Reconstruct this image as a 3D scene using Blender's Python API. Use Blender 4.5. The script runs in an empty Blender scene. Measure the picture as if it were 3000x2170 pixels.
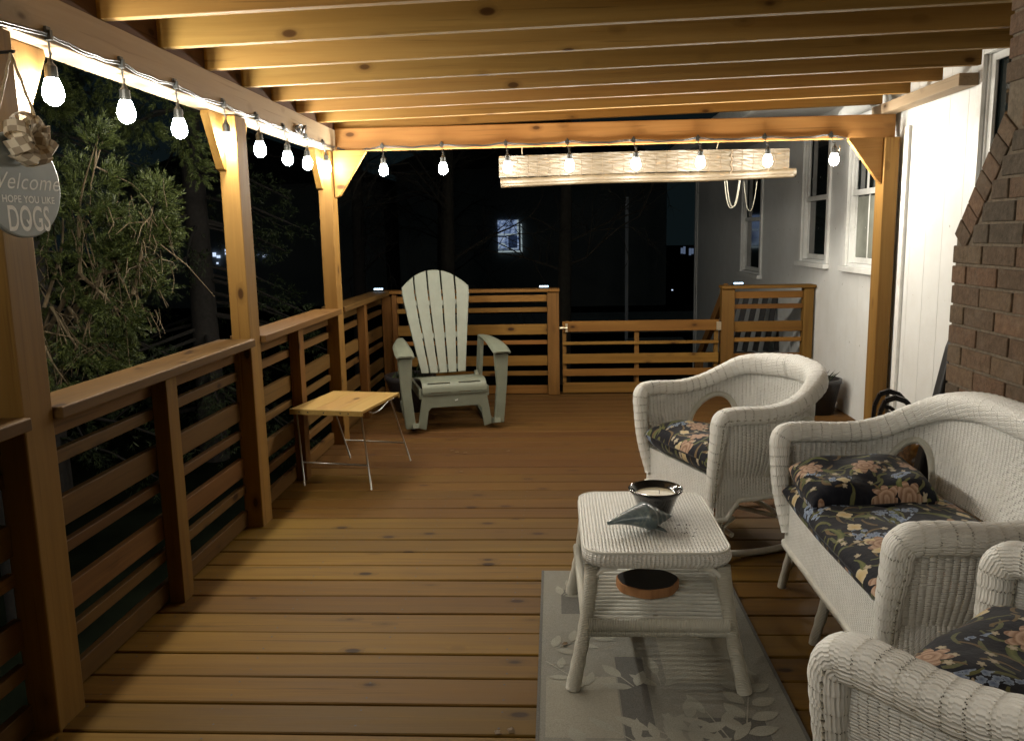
import bpy, math, random
from math import sin, cos, pi, radians, sqrt, atan2
from mathutils import Vector, Matrix, Euler
import numpy as np
random.seed(7); rng = np.random.default_rng(7)
C = bpy.context.scene.collection
sc = bpy.context.scene

# ------------------------------------------------------------------ camera, world, exposure
F_PX, PITCH, ROLL, YAW, CAM_H = 2416.7, 0.1628, -0.0193, -0.0535, 1.337
fw = Vector((sin(YAW)*cos(PITCH), cos(YAW)*cos(PITCH), -sin(PITCH)))
rt = Vector((cos(YAW), -sin(YAW), 0)); up = rt.cross(fw)
rt2 = cos(ROLL)*rt + sin(ROLL)*up; up2 = -sin(ROLL)*rt + cos(ROLL)*up
cam_d = bpy.data.cameras.new('camera'); cam = bpy.data.objects.new('camera', cam_d); C.objects.link(cam)
M = Matrix((rt2, up2, -fw)).transposed().to_4x4(); M.translation = Vector((0, 0, CAM_H))
cam.matrix_world = M
cam_d.sensor_width = 36.0; cam_d.lens = F_PX/3000*36.0
cam_d.clip_start = 0.05; cam_d.clip_end = 400
sc.camera = cam
w = bpy.data.worlds.new('World'); sc.world = w; w.use_nodes = True
wb = w.node_tree.nodes['Background']; wb.inputs[0].default_value = (0.50, 0.88, 1.0, 1); wb.inputs[1].default_value = 0.0068
sc.view_settings.view_transform = 'Standard'; sc.view_settings.look = 'None'
sc.view_settings.exposure = 0.0; sc.view_settings.gamma = 1.0
BULB_L = 445.0
BULB_C = (1.0, 0.942, 0.82)
cy = sc.cycles
cy.use_denoising = True; cy.sample_clamp_indirect = 4.0; cy.sample_clamp_direct = 0
cy.max_bounces = 5; cy.diffuse_bounces = 2; cy.glossy_bounces = 2; cy.transparent_max_bounces = 10; cy.transmission_bounces = 2
cy.caustics_reflective = False; cy.caustics_refractive = False
cy.use_light_tree = True

# ------------------------------------------------------------------ helpers: projection of the calibrated camera
def ray(x, y):
    return fw + rt2*((x-1500)/F_PX) - up2*((y-1085)/F_PX)
def atY(x, y, Y):
    d = ray(x, y); return Vector((0, 0, CAM_H)) + d*(Y/d.y)
def atX(x, y, X):
    d = ray(x, y); return Vector((0, 0, CAM_H)) + d*(X/d.x)

# ------------------------------------------------------------------ mesh helpers
class MB:
    def __init__(s): s.v = []; s.f = []; s.uv = []; s.m = []; s.mi = 0
    def add(s, vs, fs, uvs=None):
        b = len(s.v); s.v += [tuple(p) for p in vs]
        for i, f in enumerate(fs):
            s.f.append([b+k for k in f]); s.m.append(s.mi)
            s.uv.append(uvs[i] if uvs else None)
        return s
    def box(s, x0, x1, y0, y1, z0, z1):
        if x0 > x1: x0, x1 = x1, x0
        if y0 > y1: y0, y1 = y1, y0
        if z0 > z1: z0, z1 = z1, z0
        v = [(x, y, z) for x in (x0, x1) for y in (y0, y1) for z in (z0, z1)]
        return s.add(v, [(0,1,3,2),(4,6,7,5),(0,4,5,1),(2,3,7,6),(0,2,6,4),(1,5,7,3)])
    def obox(s, M, sx, sy, sz):
        v = [M @ Vector((x, y, z)) for x in (-sx/2, sx/2) for y in (-sy/2, sy/2) for z in (-sz/2, sz/2)]
        return s.add(v, [(0,1,3,2),(4,6,7,5),(0,4,5,1),(2,3,7,6),(0,2,6,4),(1,5,7,3)])
    def bar(s, a, b, w, h, upv=(0, 0, 1)):
        a, b = Vector(a), Vector(b); d = (b-a); L = d.length; d = d/L
        sx = d.cross(Vector(upv)).normalized(); sz = sx.cross(d)
        Mx = Matrix((d, sx, sz)).transposed().to_4x4(); Mx.translation = (a+b)/2
        return s.obox(Mx, L, w, h)
    def prism(s, pts, ext):
        n = len(pts); e = Vector(ext); P = [Vector(p) for p in pts]; Q = [p+e for p in P]
        return s.add(P+Q, [tuple(range(n))[::-1], tuple(range(n, 2*n))] + [(i, (i+1) % n, n+(i+1) % n, n+i) for i in range(n)])
    def tube(s, pts, r, n=8, closed=False, cap=True, sq=False):
        P = [Vector(p) for p in pts]; N = len(P)
        R = list(r) if hasattr(r, '__len__') else [r]*N
        tang = []
        for i in range(N):
            a = P[(i-1) % N] if (closed or i > 0) else P[i]; b = P[(i+1) % N] if (closed or i < N-1) else P[i]
            t = (b-a); tang.append(t.normalized() if t.length > 1e-9 else Vector((0, 0, 1)))
        ref = Vector((0, 0, 1)) if abs(tang[0].z) < .9 else Vector((1, 0, 0))
        nrm = (ref - tang[0]*ref.dot(tang[0])).normalized(); vs = []; L = 0; Ls = []
        for i in range(N):
            if i: L += (P[i]-P[i-1]).length
            Ls.append(L)
            nrm = (nrm - tang[i]*nrm.dot(tang[i])).normalized(); bn = tang[i].cross(nrm)
            for k in range(n):
                a = 2*pi*k/n; q_ = R[i]*((abs(cos(a))**3.2+abs(sin(a))**3.2)**(-1/3.2) if sq else 1); vs.append(P[i] + (nrm*cos(a) + bn*sin(a))*q_)
        fs = []; uv = []
        for i in range(N if closed else N-1):
            j = (i+1) % N; c = 2*pi*R[i]
            for k in range(n):
                k2 = (k+1) % n
                fs.append((i*n+k, j*n+k, j*n+k2, i*n+k2))
                lj = Ls[j] if j else L+(P[0]-P[-1]).length
                uv.append([(Ls[i], c*k/n), (lj, c*k/n), (lj, c*(k+1)/n), (Ls[i], c*(k+1)/n)])
        if cap and not closed:
            fs.append(tuple(range(n))[::-1]); uv.append([(Ls[0], 0)]*n)
            fs.append(tuple((N-1)*n+k for k in range(n))); uv.append([(L, 0)]*n)
        return s.add(vs, fs, uv)
    def lathe(s, prof, n=24, c=(0, 0, 0), M=None):
        vs = []; m = len(prof)
        for i in range(n):
            a = 2*pi*i/n
            for r, z in prof:
                p = Vector((r*cos(a), r*sin(a), z)); p = (M @ p) if M else p + Vector(c); vs.append(p)
        fs = [(i*m+j, ((i+1) % n)*m+j, ((i+1) % n)*m+j+1, i*m+j+1) for i in range(n) for j in range(m-1)]
        return s.add(vs, fs)
    def grid(s, P, uvs=None, skip=None):
        """P[i][j] vectors"""
        a, b = len(P), len(P[0]); vs = [p for row in P for p in row]; fs = []; uv = []
        for i in range(a-1):
            for j in range(b-1):
                if skip and skip(i, j): continue
                fs.append((i*b+j, (i+1)*b+j, (i+1)*b+j+1, i*b+j+1))
                if uvs: uv.append([uvs[i][j], uvs[i+1][j], uvs[i+1][j+1], uvs[i][j+1]])
        return s.add(vs, fs, uv if uvs else None)
    def build(s, name, mats, parent=None, loc=None, smooth=False, bevel=0, solid=0, sub=0):
        me = bpy.data.meshes.new(name)
        off = Vector(loc) if loc is not None else Vector((0, 0, 0))
        me.from_pydata([tuple(Vector(v)-off) for v in s.v], [], s.f)
        if not isinstance(mats, (list, tuple)): mats = [mats]
        for m in mats: me.materials.append(m)
        me.polygons.foreach_set('material_index', s.m)
        if any(u is not None for u in s.uv):
            ul = me.uv_layers.new(name='UVMap'); k = 0
            dat = np.zeros(len(me.loops)*2, dtype=np.float32)
            for f, u in zip(s.f, s.uv):
                for q in range(len(f)):
                    if u: dat[2*k] = u[q][0]; dat[2*k+1] = u[q][1]
                    k += 1
            ul.data.foreach_set('uv', dat)
        me.validate(); me.update()
        if smooth: me.polygons.foreach_set('use_smooth', [True]*len(me.polygons))
        o = bpy.data.objects.new(name, me); C.objects.link(o)
        if parent: o.parent = parent
        if loc is not None: o.location = off
        if solid:
            md = o.modifiers.new('sol', 'SOLIDIFY'); md.thickness = solid; md.offset = 0
        if sub:
            md = o.modifiers.new('sub', 'SUBSURF'); md.levels = sub; md.render_levels = sub
        if bevel:
            md = o.modifiers.new('bev', 'BEVEL'); md.width = bevel; md.segments = 2; md.limit_method = 'ANGLE'
        return o

def tag(o, label=None, cat=None, group=None, kind=None):
    if label: o['label'] = label
    if cat: o['category'] = cat
    if group: o['group'] = group
    if kind: o['kind'] = kind
    return o
def thing(name, label, cat, loc=(0, 0, 0), rz=0, group=None):
    o = bpy.data.objects.new(name, None); C.objects.link(o); o.location = loc; o.rotation_euler = (0, 0, rz); o.empty_display_size = .1
    return tag(o, label, cat, group)
def copy_tree(o, parent=None):
    c = o.copy(); C.objects.link(c); c.parent = parent
    for ch in list(o.children): copy_tree(ch, c)
    return c
def catmull(pts, n=10):
    P = [np.array(p, float) for p in pts]; P = [2*P[0]-P[1]] + P + [2*P[-1]-P[-2]]; out = []
    for i in range(1, len(P)-2):
        for k in range(n):
            t = k/n
            out.append(.5*((2*P[i]) + (-P[i-1]+P[i+1])*t + (2*P[i-1]-5*P[i]+4*P[i+1]-P[i+2])*t*t + (-P[i-1]+3*P[i]-3*P[i+1]+P[i+2])*t**3))
    out.append(P[-2]); return out
def resample(pts, N):
    P = np.array(pts, float); d = np.r_[0, np.cumsum(np.linalg.norm(np.diff(P[:, :3], axis=0), axis=1))]
    t = np.linspace(0, d[-1], N); return np.stack([np.interp(t, d, P[:, k]) for k in range(P.shape[1])], 1), d[-1]

# ------------------------------------------------------------------ materials
def nt(name):
    m = bpy.data.materials.new(name); m.use_nodes = True; t = m.node_tree; b = t.nodes['Principled BSDF']
    return m, t, b
def N(t, typ, **kw):
    n = t.nodes.new(typ)
    for k, v in kw.items(): setattr(n, k, v)
    return n
def val(t, x):
    return x
def mth(t, op, a, b=None, c=None, clamp=False):
    n = N(t, 'ShaderNodeMath', operation=op, use_clamp=clamp)
    for i, x in enumerate((a, b, c)):
        if x is None: continue
        if isinstance(x, (int, float)): n.inputs[i].default_value = x
        else: t.links.new(x, n.inputs[i])
    return n.outputs[0]
def vmth(t, op, a, b=None):
    n = N(t, 'ShaderNodeVectorMath', operation=op)
    for i, x in enumerate((a, b)):
        if x is None: continue
        if isinstance(x, (tuple, list)): n.inputs[i].default_value = x
        else: t.links.new(x, n.inputs[i])
    return n
def mix(t, fac, a, b, blend='MIX'):
    n = N(t, 'ShaderNodeMix', data_type='RGBA', blend_type=blend)
    for i, x in ((0, fac), (6, a), (7, b)):
        if isinstance(x, (int, float)): n.inputs[i].default_value = x
        elif isinstance(x, (tuple, list)): n.inputs[i].default_value = (*x[:3], 1)
        else: t.links.new(x, n.inputs[i])
    return n.outputs[2]
def noise(t, vec, scale=1, detail=4, rough=.55, dist=0, dim='3D'):
    n = N(t, 'ShaderNodeTexNoise'); n.inputs['Scale'].default_value = scale; n.inputs['Detail'].default_value = detail
    n.inputs['Roughness'].default_value = rough; n.inputs['Distortion'].default_value = dist
    t.links.new(vec, n.inputs['Vector']); return n.outputs[0]
def ramp(t, x, stops):
    n = N(t, 'ShaderNodeValToRGB'); cr = n.color_ramp
    while len(cr.elements) < len(stops): cr.elements.new(.5)
    for e, (p, c) in zip(cr.elements, stops):
        e.position = p; e.color = (*c, 1) if hasattr(c, '__len__') else (c, c, c, 1)
    t.links.new(x, n.inputs[0]); return n.outputs[0]
def bump(t, b, h, strength=.5, dist=.002):
    n = N(t, 'ShaderNodeBump'); n.inputs['Strength'].default_value = strength; n.inputs['Distance'].default_value = dist
    t.links.new(h, n.inputs['Height']); t.links.new(n.outputs[0], b.inputs['Normal'])

def wood(name, light, dark, axis, knots=.5, rough=.6, vary=.35, worn=None, far_tone=False):
    m, t, b = nt(name)
    tc = N(t, 'ShaderNodeTexCoord'); geo = N(t, 'ShaderNodeNewGeometry'); oi = N(t, 'ShaderNodeObjectInfo')
    r = mth(t, 'ADD', geo.outputs['Random Per Island'], oi.outputs['Random'])
    cv = N(t, 'ShaderNodeCombineXYZ')
    for i, k in enumerate((37.0, 61.0, 23.0)): t.links.new(mth(t, 'MULTIPLY', r, k), cv.inputs[i])
    def coords(al, ac):
        s = [ac]*3; s['xyz'.index(axis)] = al
        q = vmth(t, 'MULTIPLY', tc.outputs['Object'], tuple(s)); return vmth(t, 'ADD', q.outputs[0], cv.outputs[0]).outputs[0]
    # knots
    vk = coords(6.0, 12.0)
    vo = N(t, 'ShaderNodeTexVoronoi'); vo.inputs['Scale'].default_value = 1; vo.inputs['Randomness'].default_value = 1; t.links.new(vk, vo.inputs['Vector'])
    pick = N(t, 'ShaderNodeSeparateColor'); t.links.new(vo.outputs['Color'], pick.inputs[0])
    keep = mth(t, 'GREATER_THAN', pick.outputs[0], 1-knots)
    kn = ramp(t, vo.outputs['Distance'], [(0, 1), (.13, .95), (.19, .30), (.36, 0)])
    kn = mth(t, 'MULTIPLY', kn, keep)
    # grain, bent round the knots
    g0 = coords(1.1, 26)
    warp = N(t, 'ShaderNodeCombineXYZ')
    for i in range(3): t.links.new(mth(t, 'MULTIPLY', kn, 1.6), warp.inputs[i])
    g1 = vmth(t, 'ADD', g0, warp.outputs[0]).outputs[0]
    n1 = noise(t, g1, 1, 6, .6, .8)
    n2 = noise(t, coords(5, 160), 1, 3, .6)
    n3 = noise(t, coords(.8, 2.5), 1, 3, .5)
    f = ramp(t, n1, [(.30, 0), (.48, .45), (.56, .55), (.72, 1)])
    col = mix(t, f, dark, light)
    crk = noise(t, coords(1.6, 75), 1, 2, .5, .4)
    col = mix(t, ramp(t, crk, [(.28, .75), (.37, 0)]), col, [dark[0]*.45, dark[1]*.42, dark[2]*.4])
    col = mix(t, ramp(t, noise(t, coords(.5, 11), 1, 4, .6, .5), [(.52, 0), (.72, .5)]), col, [light[0]*1.18, light[1]*1.2, light[2]*1.3])
    mid = [a*.72 for a in light]
    col = mix(t, ramp(t, n2, [(.35, .35), (.7, 0)]), col, mid)
    col = mix(t, ramp(t, n3, [(.35, .45), (.65, 0)]), col, [dark[0]*1.1, dark[1]*1.0, dark[2]*.9])
    hv = N(t, 'ShaderNodeHueSaturation'); t.links.new(col, hv.inputs['Color'])
    t.links.new(mth(t, 'ADD', mth(t, 'MULTIPLY', mth(t, 'FRACT', mth(t, 'MULTIPLY', r, 7.31)), vary), 1-vary*.55), hv.inputs['Value'])
    t.links.new(mth(t, 'ADD', mth(t, 'MULTIPLY', mth(t, 'FRACT', mth(t, 'MULTIPLY', r, 3.77)), .016), .492), hv.inputs['Hue'])
    col = mix(t, kn, hv.outputs[0], [dark[0]*.28, dark[1]*.22, dark[2]*.2])
    if worn:
        wn = noise(t, tc.outputs['Object'], 7, 6, .7)
        col = mix(t, ramp(t, wn, [(.58, 0), (.70, worn[3])]), col, worn[:3])
    if far_tone:   # redder, darker tone growing towards the far end and the right, edge broken by noise
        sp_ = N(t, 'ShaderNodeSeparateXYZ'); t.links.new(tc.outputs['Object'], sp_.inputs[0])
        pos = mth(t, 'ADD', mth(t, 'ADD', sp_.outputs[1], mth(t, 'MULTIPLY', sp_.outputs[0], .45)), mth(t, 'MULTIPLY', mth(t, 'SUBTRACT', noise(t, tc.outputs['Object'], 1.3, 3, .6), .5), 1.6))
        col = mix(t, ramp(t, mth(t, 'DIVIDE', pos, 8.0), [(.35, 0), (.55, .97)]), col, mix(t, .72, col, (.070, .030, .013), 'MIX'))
    t.links.new(col, b.inputs['Base Color'])
    rr = mth(t, 'ADD', mth(t, 'MULTIPLY', n1, .25), rough-.12); t.links.new(rr, b.inputs['Roughness'])
    b.inputs['Specular IOR Level'].default_value = .16
    bump(t, b, mth(t, 'ADD', n1, mth(t, 'MULTIPLY', n2, .5)), .35, .0015)
    return m

def plain(name, col, rough=.5, metal=0, spec=.5, nz=0, nscale=20, bmp=0, coat=0, dirt=0):
    m, t, b = nt(name); b.inputs['Roughness'].default_value = rough; b.inputs['Metallic'].default_value = metal
    b.inputs['Specular IOR Level'].default_value = spec; b.inputs['Coat Weight'].default_value = coat
    tc = N(t, 'ShaderNodeTexCoord'); n = noise(t, tc.outputs['Object'], nscale, 5, .6)
    c2 = [max(0, a*(1-nz)) for a in col]; c1 = [min(1, a*(1+nz*.4)) for a in col]
    cc_ = mix(t, ramp(t, n, [(.3, 0), (.7, 1)]), c2, c1)
    if dirt: cc_ = mix(t, ramp(t, noise(t, tc.outputs['Object'], 3.1, 7, .72), [(.50, 0), (.72, dirt)]), cc_, (.12, .105, .07))
    t.links.new(cc_, b.inputs['Base Color'])
    if bmp: bump(t, b, n, bmp, .002)
    return m
def emit(name, col, s):
    m, t, b = nt(name); b.inputs['Base Color'].default_value = (0, 0, 0, 1); b.inputs['Emission Color'].default_value = (*col, 1)
    b.inputs['Emission Strength'].default_value = s; return m

W_DECK = wood('deck_wood', (.205, .116, .017), (.095, .049, .006), 'x', .26, .60, .42, worn=(.26, .16, .04, .05), far_tone=True)
W_JOIST = wood('joist_wood', (.385, .240, .072), (.255, .145, .038), 'x', .30, .65, .26)
W_BEAMY = wood('beam_wood_lengthwise', (.37, .295, .190), (.26, .19, .110), 'y', .28, .6, .15)
W_BEAMX = wood('beam_wood_across', (.35, .195, .058), (.23, .115, .028), 'x', .28, .6, .15)
W_POST = wood('post_wood', (.29, .168, .046), (.17, .088, .020), 'z', .30, .6, .15)
W_RAILY = wood('rail_wood_lengthwise', (.170, .092, .028), (.082, .040, .010), 'y', .35, .6, .40)
W_RAILX = wood('rail_wood_across', (.235, .116, .025), (.110, .048, .010), 'x', .35, .6, .40)
W_RAILZ = wood('rail_post_wood', (.200, .102, .026), (.095, .044, .010), 'z', .3, .6, .25)
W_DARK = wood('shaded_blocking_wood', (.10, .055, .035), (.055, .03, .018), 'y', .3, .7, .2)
W_TABLE = wood('folding_table_wood', (.38, .26, .088), (.27, .17, .052), 'y', .25, .5, .2)
W_SLICE = wood('log_slice_wood', (.50, .28, .12), (.34, .17, .07), 'z', .2, .6, .1)

def wicker_mat(name, pu=.020, pv=.0062, holes=.5, ribh=.9, gsu=.36, gsv=.66, col=(.92, .91, .86), dirt=(.50, .46, .34), open_=True, swap=False, bd=.0033):
    m, t, b = nt(name)
    uv = N(t, 'ShaderNodeUVMap'); sp = N(t, 'ShaderNodeSeparateXYZ'); t.links.new(uv.outputs[0], sp.inputs[0])
    U, V = (sp.outputs[1], sp.outputs[0]) if swap else (sp.outputs[0], sp.outputs[1])
    # hand-woven irregularity
    wn = noise(t, uv.outputs[0], 9, 3, .6)
    U = mth(t, 'ADD', U, mth(t, 'MULTIPLY', mth(t, 'SUBTRACT', wn, .5), .006))
    V = mth(t, 'ADD', V, mth(t, 'MULTIPLY', mth(t, 'SUBTRACT', noise(t, uv.outputs[0], 23, 2, .5), .5), .004))
    uu = mth(t, 'DIVIDE', U, pu); vv = mth(t, 'DIVIDE', V, pv)
    su = mth(t, 'ABSOLUTE', mth(t, 'SINE', mth(t, 'MULTIPLY', uu, pi)))
    svv = mth(t, 'ABSOLUTE', mth(t, 'SINE', mth(t, 'MULTIPLY', vv, pi)))
    par = mth(t, 'PINGPONG', mth(t, 'ADD', mth(t, 'FLOOR', uu), mth(t, 'FLOOR', vv)), 1)
    h = mth(t, 'ADD', mth(t, 'MULTIPLY', su, ribh), mth(t, 'MULTIPLY', svv, mth(t, 'ADD', mth(t, 'MULTIPLY', par, .5), .35)))
    bump(t, b, h, .95, bd)
    gap = mth(t, 'MULTIPLY', mth(t, 'LESS_THAN', su, gsu), mth(t, 'LESS_THAN', svv, gsv))
    hn = noise(t, uv.outputs[0], 14, 4, .7)
    gap = mth(t, 'MULTIPLY', gap, mth(t, 'GREATER_THAN', hn, 1-holes))
    gap = mth(t, 'MULTIPLY', gap, par)
    d1 = ramp(t, h, [(0.05, .9), (.55, 0)])
    tcn = N(t, 'ShaderNodeTexCoord'); dn = noise(t, tcn.outputs['Object'], 6, 6, .7)
    c = mix(t, mth(t, 'MULTIPLY', d1, .55), col, dirt)
    c = mix(t, ramp(t, dn, [(.5, 0), (.8, .35)]), c, dirt)
    c = mix(t, gap, c, (.035, .03, .02)); t.links.new(c, b.inputs['Base Color'])
    b.inputs['Roughness'].default_value = .45
    if open_:
        tr = N(t, 'ShaderNodeBsdfTransparent'); mx = N(t, 'ShaderNodeMixShader'); out = t.nodes['Material Output']
        t.links.new(mth(t, 'MULTIPLY', gap, .8), mx.inputs[0]); t.links.new(b.outputs[0], mx.inputs[1]); t.links.new(tr.outputs[0], mx.inputs[2])
        t.links.new(mx.outputs[0], out.inputs[0])
    return m
WK_PANEL = wicker_mat('wicker_weave_panel', .019, .0064, .50)
WK_RIM = wicker_mat('wicker_weave_rim', .036, .0072, .48, open_=False, bd=.0027, gsu=.22, gsv=.75, ribh=.75)
WK_RAIL = wicker_mat('wicker_weave_rail', .013, .0060, .50)
WK_BRAID = wicker_mat('wicker_edge_braid', .013, .02, .95, open_=False, col=(.60, .57, .48), gsu=.6, gsv=.9)
WK_TOP = wicker_mat('wicker_weave_tabletop', .0120, .0105, .93, ribh=.55, gsu=.60, gsv=.78, open_=False, swap=True)
WK_WRAP = wicker_mat('wicker_wrapped_pole', .0048, .5, .0, open_=False, col=(.74, .72, .62))
WK_PAINT = plain('white_painted_rattan', (.80, .79, .72), .45, nz=.14, nscale=25, bmp=.2)

def floral(name):
    m, t, b = nt(name)
    uv = N(t, 'ShaderNodeUVMap'); oi = N(t, 'ShaderNodeObjectInfo')
    off = N(t, 'ShaderNodeCombineXYZ'); t.links.new(mth(t, 'MULTIPLY', oi.outputs['Random'], 9), off.inputs[0]); t.links.new(mth(t, 'MULTIPLY', oi.outputs['Random'], 5), off.inputs[1])
    P0 = vmth(t, 'ADD', uv.outputs[0], off.outputs[0]).outputs[0]
    wn = N(t, 'ShaderNodeTexNoise'); wn.inputs['Scale'].default_value = 18; t.links.new(P0, wn.inputs['Vector'])
    wv = vmth(t, 'MULTIPLY', vmth(t, 'SUBTRACT', wn.outputs['Color'], (.5, .5, .5)).outputs[0], (.022, .022, 0))
    P = vmth(t, 'ADD', P0, wv.outputs[0]).outputs[0]
    def layer(scale, R, petals, keep, shift, depth=.35, stretch=None):
        q = vmth(t, 'ADD', P, (shift, shift*.7, 0)).outputs[0]
        vo = N(t, 'ShaderNodeTexVoronoi', voronoi_dimensions='2D'); vo.inputs['Scale'].default_value = scale; vo.inputs['Randomness'].default_value = .85
        t.links.new(q, vo.inputs['Vector'])
        # in Blender the voronoi position comes back already divided by the scale
        d = vmth(t, 'SUBTRACT', q, vo.outputs['Position']).outputs[0]
        s = N(t, 'ShaderNodeSeparateXYZ'); t.links.new(d, s.inputs[0]); pc = N(t, 'ShaderNodeSeparateColor'); t.links.new(vo.outputs['Color'], pc.inputs[0])
        th = mth(t, 'ADD', mth(t, 'ARCTAN2', s.outputs[1], s.outputs[0]), mth(t, 'MULTIPLY', pc.outputs[1], 6.28))
        if stretch:
            L = vmth(t, 'LENGTH', d).outputs['Value']
            x = mth(t, 'MULTIPLY', L, mth(t, 'COSINE', th)); y = mth(t, 'MULTIPLY', L, mth(t, 'SINE', th))
            bend = mth(t, 'MULTIPLY', mth(t, 'MULTIPLY', x, x), 9.0)
            y = mth(t, 'SUBTRACT', y, bend)
            wd = mth(t, 'MULTIPLY', mth(t, 'SUBTRACT', 1, mth(t, 'POWER', mth(t, 'ABSOLUTE', mth(t, 'DIVIDE', x, R)), 1.6)), R/stretch)
            msk = mth(t, 'GREATER_THAN', wd, mth(t, 'ABSOLUTE', y)); tone = mth(t, 'ABSOLUTE', mth(t, 'DIVIDE', y, R/stretch))
        else:
            rad = mth(t, 'MULTIPLY', mth(t, 'ADD', mth(t, 'MULTIPLY', mth(t, 'ABSOLUTE', mth(t, 'COSINE', mth(t, 'MULTIPLY', th, petals/2))), depth), 1-depth), R)
            L = vmth(t, 'LENGTH', d).outputs['Value']
            msk = mth(t, 'GREATER_THAN', rad, L); tone = mth(t, 'DIVIDE', L, R)
        return mth(t, 'MULTIPLY', msk, mth(t, 'GREATER_THAN', pc.outputs[0], 1-keep)), tone, pc.outputs[2]
    c = mix(t, ramp(t, noise(t, P0, 40, 3, .6), [(.45, 0), (.7, 1)]), (.004, .005, .011), (.012, .013, .02))
    fine = noise(t, P0, 160, 3, .7)
    # undergrowth of thin olive and grey stems
    for sh, k, ca, cb in ((.3, .42, (.075, .085, .025), (.17, .16, .06)), (1.7, .40, (.05, .07, .03), (.20, .19, .09)), (4.1, .35, (.10, .07, .035), (.22, .15, .07))):
        mk, tn, rv = layer(13, .085, 0, k, sh, stretch=13); c = mix(t, mk, c, mix(t, fine, ca, cb))
    mk, tn, rv = layer(7, .075, 0, .5, 2.9, stretch=5); c = mix(t, mk, c, mix(t, tn, (.16, .17, .06), (.07, .09, .03)))
    mk, tn, rv = layer(24, .014, 5, .20, 5.3, .5); c = mix(t, mk, c, mix(t, tn, (.55, .48, .34), (.34, .28, .20)))
    # blue clusters only inside broad patches
    patch = mth(t, 'GREATER_THAN', noise(t, P0, 6.0, 1, .5), .60)
    mk, tn, rv = layer(42, .0125, 5, .85, 7.7, .3); c = mix(t, mth(t, 'MULTIPLY', mk, patch), c, mix(t, tn, (.10, .14, .24), (.33, .40, .52)))
    mk, tn, rv = layer(9, .030, 4, .22, 9.1, .35); c = mix(t, mk, c, mix(t, tn, (.55, .40, .18), (.62, .54, .36)))
    mk, tn, rv = layer(4.6, .064, 7, .75, 12.4, .45)
    pet = mix(t, ramp(t, mth(t, 'FRACT', mth(t, 'ADD', mth(t, 'MULTIPLY', tn, 3.2), mth(t, 'MULTIPLY', fine, .5))), [(0, .0), (.75, 1), (1, .2)]), (.25, .14, .085), (.52, .36, .26))
    c = mix(t, mk, c, pet)
    t.links.new(c, b.inputs['Base Color']); b.inputs['Roughness'].default_value = .8; b.inputs['Sheen Weight'].default_value = .08
    b.inputs['Specular IOR Level'].default_value = .2
    bump(t, b, mth(t, 'ADD', noise(t, P0, 9, 4, .6), mth(t, 'MULTIPLY', fine, .08)), .5, .012)
    return m
FLORAL = floral('floral_print_fabric')

def brick_mat():
    m, t, b = nt('brown_brick')
    tc = N(t, 'ShaderNodeTexCoord'); geo = N(t, 'ShaderNodeNewGeometry')
    n = noise(t, tc.outputs['Object'], 38, 6, .75); n2 = noise(t, tc.outputs['Object'], 9, 4, .7)
    c = ramp(t, geo.outputs['Random Per Island'], [(0, (.095, .076, .055)), (.18, (.125, .088, .058)), (.45, (.165, .10, .062)), (.7, (.155, .112, .072)), (1, (.195, .12, .074))])
    c = mix(t, .8, c, ramp(t, n, [(.25, .35), (.75, 1.35)]), 'MULTIPLY'); c = mix(t, ramp(t, n2, [(.5, 0), (.75, .45)]), c, (.20, .16, .12))
    t.links.new(c, b.inputs['Base Color']); b.inputs['Roughness'].default_value = .9; b.inputs['Specular IOR Level'].default_value = .2
    bump(t, b, n, .9, .006); return m
BRICK = brick_mat(); MORTAR = plain('grey_brown_mortar', (.19, .155, .115), .95, spec=.1, nz=.35, nscale=60, bmp=.8)
def siding_mat():
    m, t, b = nt('white_grooved_siding')
    tc = N(t, 'ShaderNodeTexCoord'); n = noise(t, tc.outputs['Object'], 5, 6, .65); n2 = noise(t, tc.outputs['Object'], 60, 3, .6)
    c = mix(t, ramp(t, n, [(.35, 0), (.8, .5)]), (.74, .745, .73), (.58, .57, .53)); t.links.new(c, b.inputs['Base Color'])
    b.inputs['Roughness'].default_value = .55; bump(t, b, n2, .15, .002); return m
SIDING = siding_mat()
TRIM = plain('white_trim_paint', (.80, .80, .77), .4, nz=.08, nscale=12, dirt=.30)
GLASS = plain('dark_window_glass', (.012, .016, .016), .06, spec=.8)
BLINDS_IN = plain('pale_curtain_behind_glass', (.25, .26, .22), .5, nz=.35, nscale=6)
BLACK_PL = plain('black_plastic', (.012, .012, .013), .4)
BLACK_MT = plain('black_metal', (.02, .02, .021), .35, metal=.3)
CABLE = plain('black_rubber_cable', (.02, .02, .02), .35)
SOCKET = plain('dark_bulb_socket', (.022, .024, .022), .4)
BULB = emit('lit_bulb', BULB_C, BULB_L)
SAGE = plain('sage_grey_resin', (.150, .163, .122), .48, nz=.14, nscale=9, bmp=.08, dirt=.45)
STEEL = plain('brushed_steel_wire', (.45, .46, .44), .35, metal=.85)
BRASS = plain('brass_latch', (.6, .5, .35), .35, metal=.8)
def bamboo_mat():
    m, t, b = nt('bamboo_slats')
    tc = N(t, 'ShaderNodeTexCoord')
    q = vmth(t, 'MULTIPLY', tc.outputs['Object'], (3, 3, 190)).outputs[0]; n = noise(t, q, 1, 4, .6, .3)
    n2 = noise(t, vmth(t, 'MULTIPLY', tc.outputs['Object'], (14, 3, 60)).outputs[0], 1, 3, .7)
    c = mix(t, n, (.030, .021, .011), (.092, .068, .038)); c = mix(t, ramp(t, n2, [(.62, 0), (.68, .7)]), c, (.18, .10, .04))
    t.links.new(c, b.inputs['Base Color']); b.inputs['Roughness'].default_value = .5
    b.inputs['Transmission Weight'].default_value = 0
    bump(t, b, n, .6, .002); return m
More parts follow.
